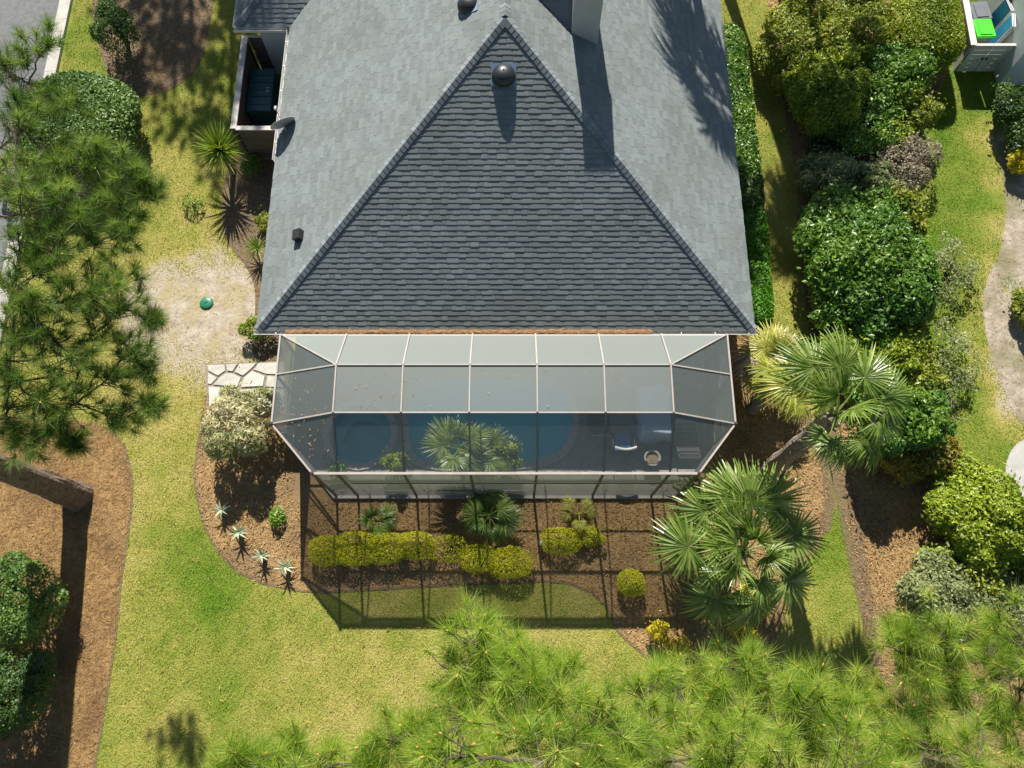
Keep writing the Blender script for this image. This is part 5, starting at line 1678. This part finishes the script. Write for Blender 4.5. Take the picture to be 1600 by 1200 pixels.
# ------------------------------------------------------------------ pines
def pine(base, top, tr, lobes, label, needle, seed, group=None, tpl=14, nn=80, nl=(0.20, 0.30), nw=0.0085, name='pine_tree', buds=0.55, bare=()):
    """lobes: (world point, radius) where twigs with needle tufts gather"""
    rng = np.random.default_rng(seed)
    base = np.array(base, float)
    e = empty(name, tuple(base), label, 'pine tree', group)
    H = top
    t = np.linspace(0, 1, 40)
    P = np.stack([0.05 * np.sin(t * 7), 0.05 * np.cos(t * 5) - 0.05, t * H], -1)
    rr = tr * (1 - 0.75 * t) * (1 + 0.25 * np.exp(-t * H / 0.5))
    mb = MB(); mb.tube(P, rr, 22)
    V, T, C = mb.arrays()
    # plated bark relief
    a = np.arctan2(V[:, 1], V[:, 0])
    rel = fbm(a * 3.2 + 20, V[:, 2] * 2.2, 5) - 0.5
    rad = np.stack([np.cos(a), np.sin(a), 0 * a], -1)
    V = V + rad * (rel * 0.10 * tr / 0.3)[:, None]
    trk = link(bpy.data.objects.new('trunk', mesh_np('trunk', V, T, C, M['bark'])), e)
    br = MB(); NV = []; NC = []; bd = MB()
    done = []
    lobes = sorted(lobes, key=lambda q: math.hypot(q[0][0] - base[0], q[0][1] - base[1]))
    for (lp, lr) in lobes:
        lp = np.array(lp) - base
        hd = math.hypot(lp[0], lp[1])
        z0 = min(max(lp[2] - 0.30 * hd, H * 0.25), H * 0.97)
        st = np.array([0, 0, z0])
        if done:
            near = min(done, key=lambda q: np.linalg.norm(q - lp))
            if np.linalg.norm(near - lp) < 0.6 * hd:
                st = near
        done.append(lp)
        hd = float(np.linalg.norm(lp - st))
        md = st + (lp - st) * 0.5 + np.array([0, 0, -0.05 * hd]) + rng.normal(0, 0.05 * hd, 3)
        r0 = 0.012 + 0.011 * hd
        s = np.linspace(0, 1, 8)[:, None]
        Q = (1 - s) ** 2 * st + 2 * s * (1 - s) * md + s ** 2 * lp
        Q[1:-1] += rng.normal(0, 0.02 * hd, (6, 3))
        br.tube(Q, np.linspace(r0, 0.011, 8), 6)
        out = unit((lp - st) * np.array([1, 1, 0.0]) + 1e-6)
        for i in range(tpl):
            off = rng.normal(size=3); off = off / np.linalg.norm(off) * lr * 1.3 * rng.random() ** 0.45
            off[2] *= 0.55
            p = lp + off + out * lr * 0.25
            f = rng.integers(4, 8)
            src = Q[f]
            br.tube([src, (src + p) / 2 + rng.normal(0, 0.04, 3), p], [0.009, 0.007, 0.005], 4)
            d = unit(unit(p - src) * 0.9 + np.array([0, 0, 0.55]) + rng.normal(0, 0.2, 3))
            k = int(nn * rng.uniform(0.7, 1.3))
            a_, s_ = frame_from_normal(np.repeat(d[None], k, 0), rng)
            phi = rng.uniform(0.15, 1.55, k) ** 1.0
            nd = d[None] * np.cos(phi)[:, None] + a_ * np.sin(phi)[:, None]
            nd = unit(nd + np.array([0, 0, -0.10]))
            sp = p[None] - d[None] * rng.uniform(0, 0.16, k)[:, None]
            Ln = rng.uniform(*nl, k)
            sd = unit(np.cross(nd, rng.normal(size=(k, 3)))) * nw
            tri = np.stack([sp - sd / 2, sp + sd / 2, sp + nd * Ln[:, None]], 1)
            NV.append(tri.reshape(-1, 3))
            NC.append(np.repeat(np.clip(rng.normal(0.52, 0.27) + rng.normal(0, 0.16, k), 0, 1), 3))
            if rng.random() < buds:
                bd.tube([p, p + d * 0.03, p + d * 0.055], [0.010, 0.014, 0.004], 6)
    for (p, q) in bare:
        p, q = np.array(p) - base, np.array(q) - base
        s = np.linspace(0, 1, 8)[:, None]
        Q = p + (q - p) * s + rng.normal(0, 0.06, (8, 3)); Q[0] = p
        br.tube(Q, np.linspace(0.04, 0.006, 8), 5)
        for k in range(2, 8):
            for j in range(3):
                d = unit((q - p) / np.linalg.norm(q - p) + rng.normal(0, 0.6, 3))
                br.tube([Q[k], Q[k] + d * 0.3 + rng.normal(0, 0.03, 3), Q[k] + d * 0.6 + rng.normal(0, 0.08, 3)], [0.008, 0.006, 0.003], 4)
    br.build('branches', M['branch'], e)
    V = np.concatenate(NV)
    cr_ = link(bpy.data.objects.new('crown', mesh_np('crown', V, np.arange(len(V)).reshape(-1, 3), np.concatenate(NC), M[needle])), e)
    if bd.n:
        bd.build('buds', M['bud'], cr_)['kind'] = 'stuff'
    return e


def lob(spec, dz=0.0):
    rg = np.random.default_rng(len(spec))
    return [(W(x + (rg.uniform(-14, 14) if dz else 0), y + (rg.uniform(-10, 10) if dz else 0), z - rg.uniform(0, dz) ** 1.0), r * (rg.uniform(0.75, 1.3) if dz else 1)) for (x, y, z, r) in spec]


BP = W(122, 775, 0)
LL = [(22, 285, 9.0, .5), (50, 305, 9.0, .35), (30, 380, 10.6, .4), (60, 430, 10.4, .35), (20, 530, 10.2, .4), (75, 520, 10.2, .4), (95, 475, 10.3, .35), (225, 300, 10.2, .25), (110, 250, 10.5, .4), (150, 240, 10.4, .3), (10, 110, 11, .4), (60, 75, 11.0, .45), (45, 130, 10.8, .45), (95, 170, 10.6, .40), (25, 190, 11, .5), (70, 235, 10.4, .45), (140, 300, 10.2, .45), (205, 265, 10.4, .32), (190, 320, 10.2, .42), (100, 310, 10.6, .45), (30, 300, 10.8, .5),
      (150, 380, 10.2, .45), (200, 360, 10, .35), (85, 390, 10.5, .42), (180, 430, 10, .42), (130, 455, 10.2, .42), (190, 480, 9.8, .35), (20, 450, 10.6, .42), (45, 480, 10.5, .35), (150, 520, 9.8, .42), (110, 560, 10, .38), (205, 545, 9.6, .30),
      (170, 590, 9.6, .42), (120, 630, 9.6, .42), (225, 575, 9.4, .22), (60, 630, 9.8, .40), (15, 590, 10, .38), (40, 690, 9.4, .36), (80, 660, 9.5, .35), (235, 632, 9.3, .20), (190, 655, 9.2, .25), (10, 660, 9.6, .35), (115, 690, 9.2, .20), (240, 500, 9.6, .15)]
out = [((-15, 8, 12), .6), ((-16, 3, 12.5), .6), ((-13, 0.5, 13), .6), ((-14.5, 6, 15), .7), ((-11, 5, 16), .7), ((-12, 2, 17), .6), ((-12.1, 4.2, 18.2), .5), ((-10.0, 7.5, 14.0), .6)]
bare = [(W(-60, 250, 10.5), W(70, 200, 10.2)), (W(-80, 620, 10), W(95, 580, 9.6)), (W(-60, 590, 10), W(90, 540, 9.9)), (W(-80, 700, 9.6), W(70, 620, 9.7)), (W(-50, 340, 10.5), W(80, 330, 10.3))]
pine(BP, 18.2, 0.36, lob(LL) + out, 'tall pine whose bare trunk leaves the picture at the left edge', 'needle_l', 41, tpl=17, nn=100, nl=(0.20, 0.34), nw=0.0080, bare=bare, buds=0.35)

PG = 'pines along the bottom of the picture'
LC = [(745, 995, 13, .30), (790, 990, 13, .28), (835, 1010, 13, .28), (720, 1040, 13, .28), (770, 1035, 13.2, .30), (830, 1045, 13.2, .30), (875, 1040, 13, .24), (740, 1085, 13.4, .30), (800, 1090, 13.6, .28), (870, 1085, 13.4, .28), (600, 1165, 13.6, .22), (645, 1140, 13.4, .20),
      (720, 1140, 13.8, .28), (800, 1150, 14.4, .30), (880, 1150, 14, .30), (700, 1190, 14, .28), (770, 1200, 14.4, .28), (850, 1210, 14.6, .30), (930, 1195, 14, .28), (930, 1120, 13.4, .26), (970, 1160, 13.6, .24), (660, 1200, 13.6, .22)]
LC = [(x, y + 16 if y < 1060 else y, z, r) for (x, y, z, r) in LC]
bC = W(815, 1090, 0)
pine(bC, 15.0, 0.22, lob(LC, 1.3), 'young bright green pine at the bottom centre of the lawn', 'needle_b', 42, PG, tpl=17, nn=100, nl=(0.18, 0.38), nw=0.0060, buds=0.5)
LF = [(400, 1185, 12.5, .28), (450, 1175, 12.5, .25), (370, 1200, 12.4, .25), (420, 1215, 12.6, .3), (500, 1200, 12.6, .26), (560, 1200, 12.8, .2), (470, 1230, 12.8, .3), (350, 1225, 12.4, .25)]
bF = W(540, 1330, 0)
pine(bF, 13.2, 0.18, lob(LF, 1.3), 'green pine top cut by the bottom edge left of centre', 'needle_b', 43, PG, tpl=17, nn=100, nl=(0.18, 0.38), nw=0.0060, buds=0.6)
LD = [(1010, 1085, 11.5, .30), (1060, 1070, 11.6, .30), (1110, 1055, 11.5, .28), (1160, 1045, 11.4, .26), (1200, 1075, 11.5, .28), (1020, 1140, 11.8, .34), (1080, 1125, 11.9, .34), (1140, 1105, 12, .34), (1200, 1125, 12, .34), (1260, 1105, 11.7, .28), (1250, 1155, 11.9, .34),
      (1310, 1115, 11.5, .26), (1010, 1195, 12, .36), (1080, 1185, 12.3, .36), (1150, 1165, 12.5, .36), (1220, 1195, 12.3, .36), (1300, 1165, 11.8, .34), (1340, 1195, 11.8, .34), (1140, 1215, 12.4, .3), (1260, 1060, 11.3, .2), (1350, 1090, 11.3, .22), (1380, 1150, 11.4, .28)]
bD = W(1020, 1175, 0)
pine(bD, 13.4, 0.24, lob(LD, 1.3), 'spreading bright green pine at the bottom right of centre', 'needle_b', 44, PG, tpl=17, nn=100, nl=(0.18, 0.38), nw=0.0060, buds=0.5)
LE = [(1420, 1010, 10.8, .30), (1480, 1000, 10.8, .32), (1540, 1005, 10.8, .34), (1600, 1000, 10.8, .34), (1430, 1060, 11, .32), (1490, 1055, 11, .34), (1555, 1060, 11, .34), (1610, 1060, 11, .34), (1400, 1110, 11.1, .30), (1450, 1115, 11.2, .34), (1510, 1115, 11.2, .36), (1580, 1120, 11.2, .36),
      (1400, 1170, 11.3, .32), (1460, 1175, 11.4, .36), (1530, 1175, 11.4, .36), (1600, 1180, 11.4, .36), (1430, 1215, 11.4, .3), (1550, 1215, 11.4, .3), (1360, 1205, 11.2, .28), (1400, 985, 10.6, .14)]
bE = W(1455, 1185, 0)
pine(bE, 13.2, 0.24, lob(LE, 1.3), 'spreading green pine at the bottom right corner', 'needle_b', 45, PG, tpl=17, nn=100, nl=(0.18, 0.38), nw=0.0060, buds=0.5)

# trees standing just beyond the top of the picture: only their shadows reach into view
def far_pine(x, y, H, tr, zc, R, n, seed, label):
    rng = np.random.default_rng(seed)
    lb = []
    for i in range(n):
        an = rng.uniform(0, 6.28); z = rng.uniform(zc, H); r = R * (1 - 0.6 * (z - zc) / (H - zc)) * rng.uniform(0.4, 1)
        lb.append(((x + math.cos(an) * r, y + math.sin(an) * r, z), 0.6))
    pine((x, y, 0), H, tr, lb, label, 'needle_l', seed, tpl=14, nn=46, nl=(0.2, 0.3), nw=0.03, buds=0)


far_pine(-10.6, 30.5, 13, 0.2, 8.5, 2.6, 24, 61, 'pine beyond the top left whose shadow dapples the side lawn')
far_pine(-12.6, 36.0, 15, 0.22, 8.0, 3.4, 24, 62, 'pine beyond the top left shading the bed by the road')
far_pine(-13.0, 34.5, 14, 0.22, 8.5, 3.6, 34, 65, 'dense pine beyond the top left deepening the shade by the road')
far_pine(-9.0, 33.0, 16, 0.22, 10, 3.0, 20, 63, 'pine beyond the top left behind the house wing')
cp = np.array([5.0, 24.4, 0])
palm(cp, cp + np.array([0.1, 0, 10.2]), 'tall palm beyond the top whose shadow lies on the right roof slope', [(i * 137.5, (-35 + 80 * (i / 20.0)), 1.1, 'frond') for i in range(20)], 0.9, 1.0, 0.17, seed=20, boots=False)
cp = np.array([7.2, 25.0, 0])
palm(cp, cp + np.array([1.2, -0.5, 10.0]), 'tall palm beyond the top whose trunk shadow crosses the right lawn strip', [(i * 137.5, (-35 + 80 * (i / 18.0)), 1.1, 'frond') for i in range(18)], 0.9, 1.0, 0.19, seed=22, boots=False)
far_pine(9.0, 27.5, 12.5, 0.2, 8.5, 2.0, 12, 64, 'pine beyond the top right shading the right lawn strip')


# ------------------------------------------------------------------ dry leaves caught on the screen roof and lying on the deck
def debris():
    rng = np.random.default_rng(17)
    n = 120
    px = np.concatenate([rng.uniform(440, 520, 60), rng.uniform(520, 700, 22), rng.uniform(760, 1130, 8)])
    py = np.concatenate([rng.uniform(590, 720, 60), rng.uniform(585, 640, 22), rng.uniform(575, 640, 8)])
    c = []
    for x, y in zip(px, py):
        if x < 520:
            a, b_, d = np.array((-4.33, 5.58, 3.86)), np.array((-6.07, 5.56, 2.95)), np.array((-6.07, 6.88, 2.95))
            if y > 655:
                d = np.array((-4.94, 4.28, 2.95))
            nrm = np.cross(b_ - a, d - a)
            c.append(hit_plane(x, y, a, nrm) + np.array([0, 0, 0.02]))
        else:
            c.append(W(x, y, 3.90))
    c = np.array(c); m = len(c)
    th = rng.uniform(0, 6.28, m)
    a = np.stack([np.cos(th), np.sin(th), rng.normal(0, 0.2, m)], -1); a = unit(a)
    s_ = unit(np.cross(a, np.array([0, 0, 1.0])))
    big = rng.random(m) < 0.3
    V, T = diamonds(c, a, s_, np.cross(s_, a), np.where(big, rng.uniform(0.05, 0.10, m), rng.uniform(0.05, 0.16, m)), np.where(big, 0.022, 0.009), fold=0.1)
    o = link(bpy.data.objects.new('screen_leaves', mesh_np('screen_leaves', V, T, np.repeat(rng.random(m), 4), M['dry'])))
    tag(o, 'dry leaves and needles caught on the left part of the screen roof', 'dry leaves', kind='stuff')
    m = 260
    x, y = rng.uniform(-6.0, -4.6, m), rng.uniform(4.9, 7.2, m)
    k = (x + y > -0.25) & ((x + 4.36) ** 2 + (y - 6.05) ** 2 > 1.2)
    x, y = x[k], y[k]; m = len(x)
    c = np.stack([x, y, np.full(m, 0.115)], -1)
    th = rng.uniform(0, 6.28, m)
    a = np.stack([np.cos(th), np.sin(th), 0 * th], -1); s_ = np.stack([-np.sin(th), np.cos(th), 0 * th], -1)
    V, T = diamonds(c, a, s_, np.cross(a, s_), rng.uniform(0.08, 0.2, m), rng.uniform(0.03, 0.07, m), fold=0.3)
    o = link(bpy.data.objects.new('deck_leaves', mesh_np('deck_leaves', V, T, np.repeat(rng.random(m), 4), M['dry'])))
    tag(o, 'brown fallen leaves on the deck left of the spa', 'dry leaves', kind='stuff')


debris()
